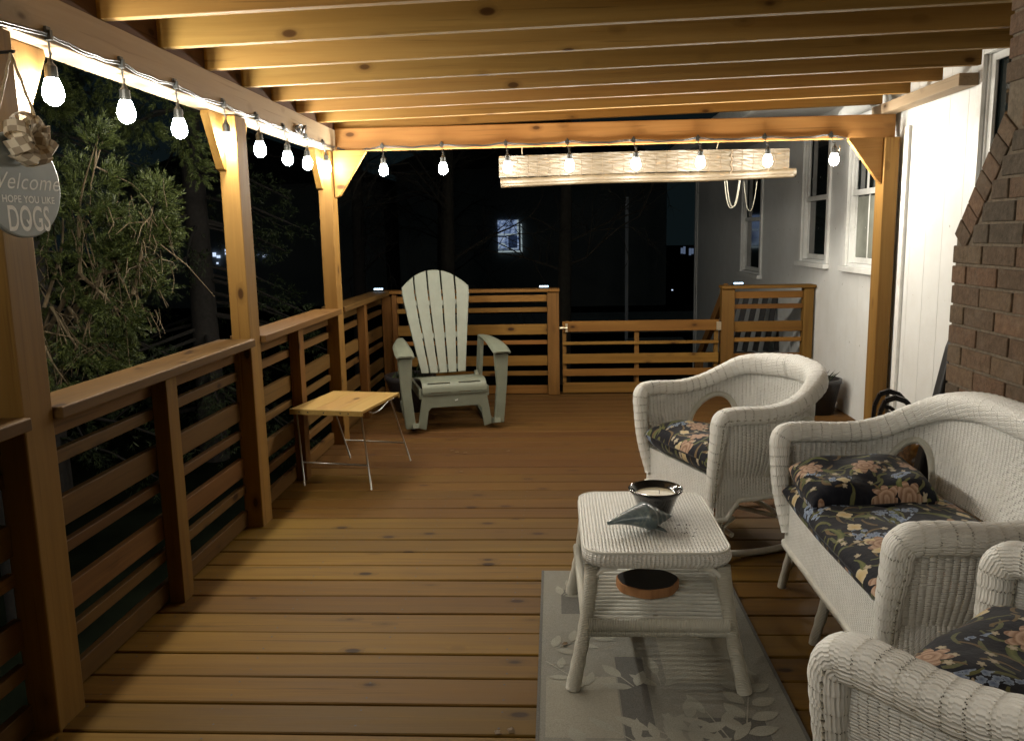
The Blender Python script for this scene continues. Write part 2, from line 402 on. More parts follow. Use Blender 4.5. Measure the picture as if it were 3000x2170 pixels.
BAMBOO = bamboo_mat()
THREAD = plain('brown_blind_thread', (.10, .07, .04), .8)
ROPE = plain('tan_twine', (.46, .36, .22), .85, nz=.4, nscale=200, bmp=.6)
CORD = plain('pale_blind_cord', (.20, .19, .15), .7)
def rug_mat(name, a, bcol, c2):
    m, t, b = nt(name); tc = N(t, 'ShaderNodeTexCoord'); n = noise(t, tc.outputs['Object'], 260, 4, .8); n2 = noise(t, tc.outputs['Object'], 7, 4, .6)
    c = mix(t, ramp(t, n, [(.35, 0), (.65, 1)]), a, bcol); c = mix(t, ramp(t, n2, [(.35, 0), (.7, .6)]), c, c2)
    t.links.new(c, b.inputs['Base Color']); b.inputs['Roughness'].default_value = .95; b.inputs['Specular IOR Level'].default_value = .1; bump(t, b, n, .9, .005); return m
RUG_G = rug_mat('grey_rug_pile', (.21, .205, .18), (.36, .352, .31), (.27, .26, .22))
RUG_C = rug_mat('cream_rug_pile', (.31, .305, .26), (.50, .49, .42), (.27, .26, .22))
RUG_D = rug_mat('dark_grey_rug_pile', (.12, .12, .11), (.21, .205, .19), (.16, .155, .14))
RUG_T = rug_mat('taupe_rug_pile', (.29, .275, .225), (.45, .43, .36), (.34, .32, .265))
def leaf_mat(name, a, bcol):
    m, t, b = nt(name); geo = N(t, 'ShaderNodeNewGeometry'); c = mix(t, geo.outputs['Random Per Island'], a, bcol)
    t.links.new(c, b.inputs['Base Color']); b.inputs['Roughness'].default_value = .6; b.inputs['Specular IOR Level'].default_value = .25; return m
LEAF = leaf_mat('cedar_foliage', (.014, .024, .006), (.080, .100, .024))
LEAF2 = leaf_mat('dark_evergreen_foliage', (.012, .020, .008), (.035, .05, .018))
TWIG = plain('dry_cedar_twig', (.13, .095, .05), .8, nz=.3)
BARK = plain('grey_bark', (.020, .017, .014), .9, nz=.5, nscale=30, bmp=.6)
BARK2 = plain('pale_bare_branch', (.034, .030, .022), .9, nz=.4)
GROUND = plain('night_lawn', (.010, .013, .008), .95, spec=0, nz=.5, nscale=3, bmp=.5)
PAVE = plain('pale_concrete', (.32, .30, .27), .9, nz=.3, nscale=4)
CERAM = plain('dark_glazed_pot', (.03, .028, .03), .3, nz=.3)

# ------------------------------------------------------------------ the setting
XL, XR = -1.383, 2.125
G = MB(); G.box(-70, 70, -20, 130, -1.3, -.75)
tag(G.build('ground', GROUND), kind='structure')
# deck boards
D = MB(); y = 3.6392 - .1455*40; i = 0
while y < 6.93:
    j = lambda: random.uniform(-.0015, .0015)
    x0, x1 = -1.56, 2.115
    y0, y1 = y+.0035+j(), y+.1455-.0035+j(); zt = random.uniform(-.0016, .0012)
    n = 12; xs = np.linspace(x0, x1, n); top = []; jig = rng.normal(0, .0009, n)
    rows = [[Vector((x, y0+g, zt-.032)) for x, g in zip(xs, jig)], [Vector((x, y0+g, zt-.003)) for x, g in zip(xs, jig)],
            [Vector((x, y0+.004+g, zt)) for x, g in zip(xs, jig)], [Vector((x, (y0+y1)/2, zt+.0006)) for x in xs],
            [Vector((x, y1-.004+g, zt)) for x, g in zip(xs, jig)], [Vector((x, y1+g, zt-.003)) for x, g in zip(xs, jig)],
            [Vector((x, y1+g, zt-.032)) for x, g in zip(xs, jig)]]
    D.grid([list(r) for r in rows]); y += .1455; i += 1
D.mi = 1
yy = 3.6392-.1455*40
while yy < 6.93:
    for xx in np.arange(-1.38, 2.1, .406):
        for dy in (.032, .112):
            cx_, cy2 = xx+random.gauss(0, .004), yy+dy+random.gauss(0, .003); D.add([(cx_+.0038*cos(a), cy2+.0038*sin(a), .0022) for a in np.linspace(0, 2*pi, 6, endpoint=False)], [tuple(range(6))])
    yy += .1455
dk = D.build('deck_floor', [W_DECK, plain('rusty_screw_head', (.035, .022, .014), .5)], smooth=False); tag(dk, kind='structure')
# normals upward
import bmesh
def fixn(o):
    bm = bmesh.new(); bm.from_mesh(o.data); bmesh.ops.recalc_face_normals(bm, faces=bm.faces); bm.to_mesh(o.data); bm.free()
D2 = MB()
for yy in np.arange(-1.2, 6.9, .6): D2.box(-1.5, 2.1, yy, yy+.04, -.22, -.040)
D2.box(-1.55, 2.11, 6.86, 6.90, -.24, -.036); D2.box(-1.58, -1.54, -2, 6.9, -.24, -.036)
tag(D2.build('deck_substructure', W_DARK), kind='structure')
# screw dimples, in pairs over each deck joist
# path, lawn far away, faintly lit
tag(MB().box(-3.5, 9, 17.5, 22.0, -.75, -.742).build('path', PAVE), kind='structure')

# ------------------------------------------------------------------ posts and braces
def gusset_y(mb, y_post, d, L_=.15, zb_=1.635, x0=XL-.090, x1=XL-.053):
    """solid plywood-like brace in the plane of the left beam, d = +1 away, -1 towards the camera"""
    s = d
    pts = [(x0, y_post, 1.878), (x0, y_post+s*L_, 1.878), (x0, y_post+s*(L_+.005), 1.86), (x0, y_post+s*.03, zb_+.01), (x0, y_post, zb_)]
    mb.prism(pts, (x1-x0, 0, 0))
def left_post(yfar, label, near, far, cross=False):
    t = thing('wooden_post', label, 'post', (XL-.04, yfar-.065, 0), group='posts along the left railing')
    o = t.location
    MB().box(XL-.088, XL-.002, yfar-.130, yfar-.002, -.3, 1.876).build('shaft', W_POST, t, bevel=.005).matrix_parent_inverse = Matrix.Translation(-o)
    if near:
        m = MB(); gusset_y(m, yfar-.132, -1); m.build('brace', W_POST, t, bevel=.003).matrix_parent_inverse = Matrix.Translation(-o)
    if far:
        m = MB(); gusset_y(m, yfar, 1, *((.22, 1.52) if yfar < 3 else (.15, 1.635))); m.build('brace', W_POST, t, bevel=.003).matrix_parent_inverse = Matrix.Translation(-o)
    if cross:
        m = MB(); m.prism([(XL+.002, yfar-.075, 1.878), (XL+.205, yfar-.075, 1.878), (XL+.21, yfar-.075, 1.865), (XL+.035, yfar-.075, 1.60), (XL+.002, yfar-.075, 1.585)], (0, .038, 0))
        m.build('brace', W_BEAMX, t, bevel=.003).matrix_parent_inverse = Matrix.Translation(-o)
    return t
left_post(2.162, 'nearest wooden post at the left edge of the photo carrying the round sign', False, True)
left_post(3.7915, 'middle wooden post of the left side between the two railing bays', True, True)
left_post(5.3353, 'far left corner post where the side beam meets the cross beam', True, False, True)
left_post(.55, 'wooden post of the left side behind the viewer', False, False)
t = thing('wooden_post', 'wooden post standing against the white siding on the right', 'post', (2.03, 5.38, 0)); o = t.location
def P_(mb, name, mat, par, **k):
    ob = mb.build(name, mat, par, **k); ob.matrix_parent_inverse = Matrix.Translation(-Vector(par.location)) if par.rotation_euler.z == 0 else par.matrix_world.inverted(); return ob
P_(MB().box(2.005, 2.093, 5.25, 5.38, -.02, 1.876), 'shaft', W_POST, t, bevel=.005)
m = MB(); m.prism([(2.002, 5.27, 1.878), (1.80, 5.27, 1.878), (1.795, 5.27, 1.865), (1.97, 5.27, 1.63), (2.002, 5.27, 1.60)], (0, .038, 0)); P_(m, 'brace', W_BEAMX, t, bevel=.003)

# ------------------------------------------------------------------ beams and joists
b = MB(); b.box(XL-.112, XL, -2.0, 5.462, 1.880, 2.013).build('side_beam', W_BEAMY, bevel=.004)
tag(bpy.data.objects['side_beam'], 'long horizontal wooden beam along the left side holding the string of bulbs', 'beam')
b = MB(); b.box(XL+.003, 2.095, 5.337, 5.376, 1.880, 2.021).build('cross_beam', W_BEAMX, bevel=.004)
tag(bpy.data.objects['cross_beam'], 'orange wooden cross beam at the far end above the bamboo blind', 'beam')
b = MB(); b.box(2.005, 2.10, 4.36, 5.50, 2.022, 2.082).build('ledger_board', W_BEAMY, bevel=.003)
tag(bpy.data.objects['ledger_board'], 'short wooden ledger under the joist ends on top of the white wall', 'ledger')
ordl = ['first roof joist, cut off by the top edge of the photo', 'second roof joist from the viewer, spanning the whole width with big dark knots', 'third roof joist from the viewer, its lower edge pale',
        'fourth roof joist from the viewer, ending at the chimney top', 'fifth roof joist from the viewer, ending by the window casing', 'sixth roof joist from the viewer above the white wall ledger',
        'seventh roof joist from the viewer, last lit one before the cross beam', 'last roof joist directly above the cross beam', 'roof joist above the viewer, outside the photo', 'roof joist behind the viewer, outside the photo']
jy = [2.61+.3965*k for k in range(8)] + [2.61-.3965, 2.61-.793]
jy[7] = 5.392
for k, yj in enumerate(jy):
    za, zb = 2.0145, 2.090
    m = MB(); ya, yb = yj, yj+.036
    xa, xb = XL-.05, 2.03
    hgt = .185; hgr = .185
    m.add([(xa, ya, za), (xa, yb, za), (xb, yb, zb), (xb, ya, zb), (xa, ya, za+hgt), (xa, yb, za+hgt), (xb, yb, zb+hgt), (xb, ya, zb+hgt)],
          [(3, 2, 1, 0), (4, 5, 6, 7), (0, 1, 5, 4), (1, 2, 6, 5), (2, 3, 7, 6), (3, 0, 4, 7)])
    tag(m.build('roof_joist', W_JOIST, bevel=.002, loc=(0, yj, 2.0)), ordl[k], 'joist', 'roof joists')
m = MB()
js = sorted(jy)
for a, c in zip(js[:-1], js[1:]): m.box(XL-.045, XL-.012, a+.037, c-.001, 2.016, 2.185)
m.box(XL-.045, XL-.012, -1.5, js[0]-.001, 2.016, 2.185)
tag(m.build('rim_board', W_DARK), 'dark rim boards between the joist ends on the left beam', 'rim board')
m = MB()
for k in range(50):
    y0 = -1.5+k*.1455
    if y0 > 5.35: break
    m.add([(-1.7, y0, 2.197), (-1.7, y0+.141, 2.197), (2.12, y0+.141, 2.282), (2.12, y0, 2.282), (-1.7, y0, 2.224), (-1.7, y0+.141, 2.224), (2.12, y0+.141, 2.309), (2.12, y0, 2.309)],
          [(3, 2, 1, 0), (4, 5, 6, 7), (0, 1, 5, 4), (1, 2, 6, 5), (2, 3, 7, 6), (3, 0, 4, 7)])
tag(m.build('roof_decking', W_JOIST), 'wooden decking boards lying on top of the roof joists', 'roof')

# ------------------------------------------------------------------ railings
SL = [(.788, .846), (.702, .742), (.513, .601), (.430, .466), (.250, .335), (.165, .205), (.010, .082)]
def rail_side(name, label, y0, y1, mids, cap0, cap1, kids_post=()):
    t = thing(name, label, 'railing', (XL-.06, (y0+y1)/2, 0), group='slatted wooden railings on the left')
    P_(MB().box(XL-.150, XL+.022, cap0, cap1, .858, .893), 'cap', W_RAILY, t, bevel=.004)
    for za, zb in SL: P_(MB().box(XL-.098, XL-.072, y0, y1, za, zb), 'slat', W_RAILY, t, bevel=.003)
    for ym in mids: P_(MB().box(XL-.070, XL-.012, ym-.042, ym+.042, .001, .856), 'upright', W_RAILZ, t, bevel=.003)
    return t
rail_side('railing', 'nearest slatted railing bay, at the dark lower left corner', .56, 2.03, [1.3], .55, 2.030)
rail_side('railing', 'slatted railing bay between the nearest and the middle left post', 2.164, 3.66, [2.885], 2.164, 3.66)
rail_side('railing', 'slatted railing bay between middle post and far corner post, behind the folding table', 3.793, 5.204, [4.44], 3.793, 5.204)
t = thing('railing', 'short dark slatted railing bay beyond the far left corner post', 'railing', (XL-.06, 6.1, 0), group='slatted wooden railings on the left')
P_(MB().box(XL-.15, XL+.012, 5.337, 6.80, .858, .893), 'cap', W_RAILY, t, bevel=.004)
for za, zb in SL: P_(MB().box(XL-.098, XL-.072, 5.337, 6.85, za, zb), 'slat', W_RAILY, t, bevel=.003)
P_(MB().box(XL-.070, XL-.012, 5.98, 6.06, .001, .856), 'upright', W_RAILZ, t, bevel=.003)
P_(MB().box(XL-.070, XL+.015, 6.86, 6.945, -.2, .856), 'corner_post', W_RAILZ, t, bevel=.004)
YF = 6.85
def rail_far(label, x0, x1, posts, capx):
    t = thing('railing', label, 'railing', ((x0+x1)/2, YF+.05, 0))
    P_(MB().box(capx[0], capx[1], YF-.035, YF+.115, .868, .893), 'cap', W_RAILX, t, bevel=.004)
    for za, zb in SL:
        P_(MB().box(x0, x1, YF+.012, YF+.038, za-.002, zb-.004), 'slat', W_RAILX, t, bevel=.003)
    for a, c in posts: P_(MB().box(a, c, YF-.012, YF+.075, .001, .866), 'upright', W_RAILZ, t, bevel=.004)
    return t
rail_far('far slatted railing behind the sage rocking chair', XL+.02, -.066, [(-.064, .034), (XL+.02, XL+.06)], (XL-.06, .038))
rail_far('far slatted railing section against the grey house wall, right of the gate', 1.475, 2.028, [(1.367, 1.472), (2.03, 2.108)], (1.362, 2.118))
# gate
t = thing('garden_gate', 'low slatted wooden gate closing the gap in the far railing', 'gate', (.7, YF+.02, 0))
for za, zb in ((.530, .617), (.420, .445), (.262, .342), (.157, .214), (.012, .098)):
    P_(MB().box(.060, 1.352, YF+.004, YF+.028, za, zb), 'slat', W_RAILX, t, bevel=.003)
for a, c in ((.060, .092), (.66, .698), (1.318, 1.352)): P_(MB().box(a, c, YF+.030, YF+.062, .012, .610), 'upright', W_RAILZ, t, bevel=.002)
m = MB(); m.box(.035, .075, YF-.008, YF+.002, .555, .575); m.tube([(.045, YF-.012, .565), (.10, YF-.02, .566)], .006, 8); m.box(.085, .105, YF-.012, YF+.002, .53, .60)
P_(m, 'latch', BRASS, t)
m = MB(); m.box(1.33, 1.375, YF-.004, YF+.003, .53, .60); P_(m, 'hinge', BRASS, t)
# handrail going down beyond the gate
t = thing('stair_handrail', 'dark sloping handrail of the steps beyond the gate, by the grey wall', 'handrail', (1.45, 7.6, -.7))
P_(MB().bar((1.43, 6.98, .86), (1.43, 8.3, .05), .04, .10), 'rail', W_RAILZ, t, bevel=.003)
P_(MB().bar((1.43, 6.98, .36), (1.43, 8.3, -.42), .04, .09), 'lower_rail', W_RAILZ, t, bevel=.003)
P_(MB().box(1.39, 1.47, 8.2, 8.28, -.75, .06), 'newel_post', W_RAILZ, t, bevel=.003)
st = MB()
for k in range(4): st.box(.05, 1.36, 6.95+k*.28, 6.95+k*.28+.27, -.20-.17*k, -.165-.17*k)
t = thing('deck_steps', 'wooden steps going down behind the low gate', 'steps', (.7, 7.4, -.75)); P_(st, 'treads', W_RAILX, t)
# solar cap lights
def solar(x, y, label):
    t = thing('solar_light', label, 'light', (x, y, .8935), group='solar cap lights on the far railing')
    m = MB(); m.box(-.045, .045, -.03, .03, .0, .012); m.box(-.035, .035, -.022, .022, .024, .030); m.build('housing', BLACK_PL, t, bevel=.002)
    e = MB()
    for k in range(4): e.box(-.036+.019*k, -.021+.019*k, -.024, -.014, .0125, .0235)
    e.build('led', SOLAR_E, t)
SOLAR_E = emit('cool_white_led', (.55, .82, 1.0), 6)
solar(-1.47, 6.86, 'small cool white light on the left far corner post')
solar(-.09, 6.87, 'small cool white light on the railing post left of the gate')
solar(1.50, 6.87, 'small cool white light on the railing post right of the gate')

# ------------------------------------------------------------------ house wall, windows
def grooved_wall(mb, y0, y1, z0, z1, X, step=.203, g=.0028, dep=.006, holes=()):
    """vertical boards; windows are left out as openings"""
    ys = sorted(set([y0, y1] + [h[0] for h in holes] + [h[1] for h in holes]))
    yy = y0
    cuts = list(np.arange(y0, y1, step)) + [y1]
    for a, c in zip(cuts[:-1], cuts[1:]):
        segs = [(a+g, c)]
        for h in holes:
            new = []
            for s0, s1 in segs:
                new.append((s0, s1))
            segs = new
        for s0, s1 in segs:
            parts = sorted(set([s0, s1] + [v for h in holes for v in h[:2] if s0 < v < s1]))
            for p, q in zip(parts[:-1], parts[1:]):
                zz = [(z0, z1)]
                for h in holes:
                    if h[0] <= p+1e-6 and q <= h[1]+1e-6: zz = [(z0, h[2]), (h[3], z1)]
                for u, v in zz: mb.box(X, X+.02, p, q, u, v)
    mb.box(X+dep, X+.10, y0, y1, z0+.001, z0+.2)
    return mb
HT = thing('white_house', 'white house with grooved vertical siding and tall windows along the right side', 'house', (2.2, 6, -.75))
wins = [(5.60, 6.15, 1.09, 2.12), (6.62, 7.26, 1.09, 2.12), (8.70, 9.55, .90, 2.05), (3.30, 4.33, .95, 2.16)]
m = grooved_wall(MB(), -2.0, 12.6, -.7, 2.75, XR, holes=wins)
P_(m, 'siding', SIDING, HT)
nh = MB()
for yy in np.arange(-1.9, 12.5, .203):
    for zz in np.arange(.12, 2.1, .406): nh.box(XR-.0012, XR+.0005, yy+.018, yy+.0235, zz+random.uniform(-.01, .01), zz+.0055)
P_(nh, 'nail_heads', plain('dull_nail_head', (.42, .40, .35), .6), HT)
bk = MB(); BY = -2.0
def backing(mb):
    segs = sorted(wins); y = -2.0
    for (a, c, u, v) in segs:
        mb.box(XR+.021, XR+.10, y, a, -.7, 2.75); mb.box(XR+.021, XR+.10, a, c, -.7, u); mb.box(XR+.021, XR+.10, a, c, v, 2.75); y = c
    mb.box(XR+.021, XR+.10, y, 12.6, -.7, 2.75); mb.box(XR-.02, XR+3.0, 12.6, 12.68, -.75, 2.75); return mb
P_(backing(bk), 'wall_core', SIDING, HT)
P_(MB().box(XR-.012, XR-.001, 12.5, 12.59, -.7, 2.7), 'corner_board', TRIM, HT)
P_(MB().box(XR-.022, XR-.001, 5.165, 5.225, -.0, 1.93), 'trim_board', TRIM, HT, bevel=.004)
P_(MB().box(XR-.045, XR+.0, -1.9, 2.6, 2.40, 2.44), 'soffit_strip', TRIM, HT)
for wi, (a, c, u, v) in enumerate(wins):
    cw = .055
    f = MB()
    f.box(XR-.022, XR-.001, a-cw, a, u-.02, v+cw); f.box(XR-.022, XR-.001, c, c+cw, u-.02, v+cw); f.box(XR-.022, XR-.001, a, c, v, v+cw)
    f.box(XR+.002, XR+.06, a+.001, a+.012, u, v); f.box(XR+.002, XR+.06, c-.012, c-.001, u, v)
    wn_ = P_(f, 'window', TRIM, HT, bevel=.003)
    s = MB().box(XR-.05, XR-.0005, a-cw-.01, c+cw+.01, u-.06, u-.022).build('sill', TRIM, wn_, bevel=.003); 
    zm = u+(v-u)*.48
    sa = MB(); 
    for (z0, z1, xx) in ((u+.002, zm+.02, .030), (zm-.02, v-.002, .012)):
        sa.box(XR+xx, XR+xx+.016, a+.013, a+.05, z0, z1); sa.box(XR+xx, XR+xx+.016, c-.05, c-.013, z0, z1)
        sa.box(XR+xx, XR+xx+.0155, a+.05, c-.05, z0, z0+.04); sa.box(XR+xx, XR+xx+.0155, a+.05, c-.05, z1-.035, z1)
        if wi == 0: sa.box(XR+xx+.001, XR+xx+.013, (a+c)/2-.008, (a+c)/2+.008, z0+.04, z1-.035)
    if wi == 0:
        sa.box(XR+.014, XR+.026, a+.05, c-.05, zm+.22, zm+.235)
    sa.build('sash', TRIM, wn_, bevel=.002)
    gl = MB(); gl.box(XR+.038, XR+.040, a+.04, c-.04, u+.01, v-.01); gl.build('pane', GLASS, wn_)
    if wi in (0, 3):
        cu = MB(); n = 26; ys = np.linspace(a+.05, c-.05, n)
        cu.box(XR+.0335, XR+.0375, a+.055, c-.055, u+.045, zm-.03); cu.build('blind', BLINDS_IN, wn_)
# eave and gutter
P_(MB().box(1.50, XR-.001, 5.62, 12.9, 2.225, 2.26), 'soffit', SIDING, HT)
P_(MB().box(1.46, 1.50, 5.62, 12.9, 2.20, 2.36), 'fascia', TRIM, HT)
m = MB(); m.tube([(2.06, 5.60, 2.15), (2.06, 6.0, 2.15), (2.08, 6.2, 2.13)], .05, 14); P_(m, 'downspout', TRIM, HT, smooth=True)

# ------------------------------------------------------------------ chimney
t = thing('brick_chimney', 'stepped brown brick chimney on the right, narrowing at a sloping shoulder', 'chimney', (1.8, 2.2, 0))
X0, X1 = 1.506, 2.115
yb_, yt_ = 3.222, 2.934; zs, zt_ = 1.306, 1.707
def edge_y(z): return yb_ if z <= zs else (yt_ if z >= zt_ else yb_+(yt_-yb_)*(z-zs)/(zt_-zs))
m = MB(); m.prism([(X0+.004, .9, -.02), (X0+.004, yb_-.008, -.02), (X0+.004, yb_-.008, zs), (X0+.004, yt_-.008, zt_), (X0+.004, yt_-.008, 2.45), (X0+.004, .9, 2.45)], (X1-X0-.01, 0, 0))
P_(m, 'mortar', MORTAR, t)
bw, bh, mo = .205, .0655, .0095; row = 0; z = .001
sl = Vector((0, yt_-yb_, zt_-zs)); sL = sl.length; sl = sl/sL; nrm_ = Vector((0, sl.z, -sl.y))
if nrm_.y < 0: nrm_ = -nrm_
m = MB()
while z < 2.44:
    ye = min(edge_y(z), edge_y(z+bh)) - (.112 if zs-.02 < z+bh and z < zt_+.02 else 0) + random.uniform(-.002, .002)
    y = ye; first = True
    while y > .92:
        L_ = bw*(.5 if (first and row % 2) else 1); first = False
        j = [random.uniform(-.0016, .0016) for _ in range(4)]
        m.box(X0-.0035+j[0]*1.2, X1-.02, max(.91, y-L_)+j[1], y+j[2], z+j[3]*.6, z+bh+j[0]*.6); y -= L_+mo
    z += bh+mo; row += 1
# sloping header course along the shoulder
n_s = 7
for k in range(n_s):
    a = Vector((0, yb_, zs)) + sl*(sL*k/n_s + .0015) ; b_ = Vector((0, yb_, zs)) + sl*(sL*(k+1)/n_s-.0015)
    o_ = nrm_*random.uniform(-.003, .003); q = [a+o_, b_+o_, b_-nrm_*.10+o_, a-nrm_*.10+o_]
    m.prism([Vector((X0-.004+random.uniform(-.001, .001), p.y, p.z)) for p in q], (X1-X0-.02, 0, 0))
P_(m, 'bricks', BRICK, t, bevel=.004)

# ------------------------------------------------------------------ string lights
def bulb_mesh(mb, c, s=1.0):
    prof = [(0.0005, .012), (.012, .010), (.016, 0), (.021, -.014), (.0235, -.030), (.020, -.044), (.011, -.053), (.0005, -.056)]
    mb.lathe([(r*s, z*s) for r, z in prof], 12, c); return mb
def socket_mesh(mb, c, hook):
    mb.lathe([(.0005, .062), (.005, .060), (.007, .05), (.0165, .038), (.0175, .006), (.0005, .006)], 12, c)
    cc = Vector(c); h = Vector(hook); mb.tube([cc+Vector((0, 0, .058)), cc+Vector((.003, .004, .075)), (cc+h)/2+Vector((.002, 0, .01)), h], .0028, 6)
    mb.obox(Matrix.Translation(h), .022, .012, .026); mb.obox(Matrix.Translation(h+Vector((0, 0, .012))), .008, .02, .02); return mb
def string(name, label, hooks, bulbs, ext, sag, loc):
    t = thing(name, label, 'string lights', loc)
    pts = []
    full = ext[0] + hooks + ext[1]
    for a, c in zip(full[:-1], full[1:]):
        a, c = Vector(a), Vector(c); L = (c-a).length
        for k in range(8):
            u = k/8; pts.append(a.lerp(c, u) + Vector((0, 0, -sag*L*4*u*(1-u) + .0025*sin(k*2.1+a.x*9+a.y*7))))
    pts.append(Vector(full[-1]))
    m = MB(); m.tube(pts, .0034, 6); m.tube([p+Vector((.003, -.003, .006+.0015*sin(i*1.3))) for i, p in enumerate(pts)], .0028, 6)
    P_(m, 'cable', CABLE, t, smooth=True)
    for h, b_ in zip(hooks, bulbs):
        so = P_(socket_mesh(MB(), b_, h), 'socket', SOCKET, t, smooth=False)
        bb = bulb_mesh(MB(), b_, 1.22).build('bulb', BULB, so, smooth=True)
    return t
LB = [(-1.352, 2.275-.379*k, 1.795) for k in (8, 6, 4)] + [(-1.355+random.uniform(-.008, .008), y_, 1.795+dz) for y_, dz in ((2.262, 0), (2.648, .002), (3.030, -.002), (3.474, .001), (3.862, .006), (4.250, 0), (4.632, .006), (4.985, .012))]
LH = [(XL+.006, p[1]+.045, 1.899) for p in LB]
LB = [(p[0]-.053, p[1]*1.039, 1.337+(p[2]-.024-1.337)*1.039) for p in LB]
string('string_lights', 'string of lit bulbs hanging along the left beam', LH, LB, ([(XL+.006, -.8, 1.899)], [(XL+.008, 5.28, 1.90)]), .030, (XL, 3.6, 1.9))
RB = [(x_, 5.290, 1.785) for x_ in (-1.069, -.691, -.286, .100, .512, .907, 1.316, 1.718)]
RH = [(p[0]-.012, 5.331, 1.903) for p in RB]
string('string_lights', 'string of lit bulbs hanging along the far cross beam', RH, RB, ([(XL+.012, 5.325, 1.897), (XL+.10, 5.329, 1.872), (XL+.2, 5.331, 1.885)], [(1.80, 5.331, 1.878)]), .030, (0, 5.33, 1.9))
# a knot of spare cable
m = MB(); c0 = Vector((XL+.02, 4.52, 1.915)); pts = []
for k in range(60):
    a = k/60*2*pi*3.3; pts.append(c0+Vector((.012*sin(a*.7+1), .028*cos(a)+.012*sin(a*2.3), .028*sin(a)*(.6+.4*cos(a*.37)))))
m.tube(pts, .004, 6); m.obox(Matrix.Translation(c0+Vector((.012, .05, .01))) @ Matrix.Rotation(.5, 4, 'X'), .02, .05, .022)
o = m.build('cable_knot', CABLE, loc=tuple(c0)); tag(o, 'tangled knot of plug and cable on the left beam', 'cable knot')

# ------------------------------------------------------------------ bamboo blind
YB = 5.45
t = thing('bamboo_blind', 'rolled up bamboo blind hanging below the far cross beam', 'blind', (.57, YB, 1.84))
m = MB(); P = []; 
xs = np.linspace(-.350, 1.492, 40)
for i_, x in enumerate(xs):
    row = []
    for j_ in range(12):
        z = 1.842 - .012*j_ ; row.append(Vector((x, YB+.004*sin(x*5)+.002*sin(j_*2.+x*30), z+.004*sin(x*3)+ (.004*(x-.5)))))
    P.append(row)
m.grid(P); P_(m, 'shade', BAMBOO, t, solid=.004)
m = MB(); spine = [(x, YB+.012+.003*sin(7*x), 1.672+.010*(x+.34)/1.84*1.6+.004*sin(5*x)) for x in np.linspace(-.342, 1.535, 40)]
m.tube(spine, [.030+.003*sin(9*i_) for i_ in range(40)], 16); m.tube([(p[0]*.99, p[1]-.02, p[2]-.018) for p in spine], .014, 10); P_(m, 'roll', BAMBOO, t, smooth=True)
m = MB()
for x in np.arange(-.30, 1.49, .068): m.tube([(x, YB-.006, 1.84), (x+.002, YB-.008, 1.77), (x, YB-.006, 1.70)], .0016, 5)
for x in (1.13, 1.36): m.tube([(x+.006*sin(q*1.9), YB-.010, 1.845-.016*q) for q in range(11)], .005, 6)
P_(m, 'thread', THREAD, t)
m = MB()
for xa, xc, dz in ((1.085, 1.185, .40), (1.10, 1.19, .392)):
    m.tube([(xa+(xc-xa)*u + (.0), YB-.004, 1.69 - (dz-.19)*(1-abs(2*u-1)**2.6)) for u in np.linspace(0, 1, 24)], .0030, 6)
m.tube([(1.215+(.085)*u, YB+.02, 1.66 - .20*(1-abs(2*u-1)**2.4)) for u in np.linspace(0, 1, 20)], .0018, 6)
P_(m, 'pull_cord', CORD, t)
m = MB()
for x in (-.2, 1.035): m.tube([(x, YB, 1.845), (x, YB-.03, 1.87), (x+.002, YB-.05, 1.885)], .003, 6)
P_(m, 'hook', BRASS, t)
for ch_ in t.children:   # hung outside the beam, 17 cm behind the bulbs' plane of hooks
    k_ = 5.53/5.45
    for v_ in ch_.data.vertices: v_.co = Vector((v_.co.x*k_, v_.co.y*k_, 1.337+(v_.co.z-1.337)*k_))

m = MB(); m.tube([(1.735, 5.255, 1.832), (1.735, 5.24, 1.815), (1.735, 5.25, 1.80)], .004, 6); o = m.build('cup_hook', BRASS); tag(o, 'small brass cup hook on the sloping edge of the right brace', 'hook')

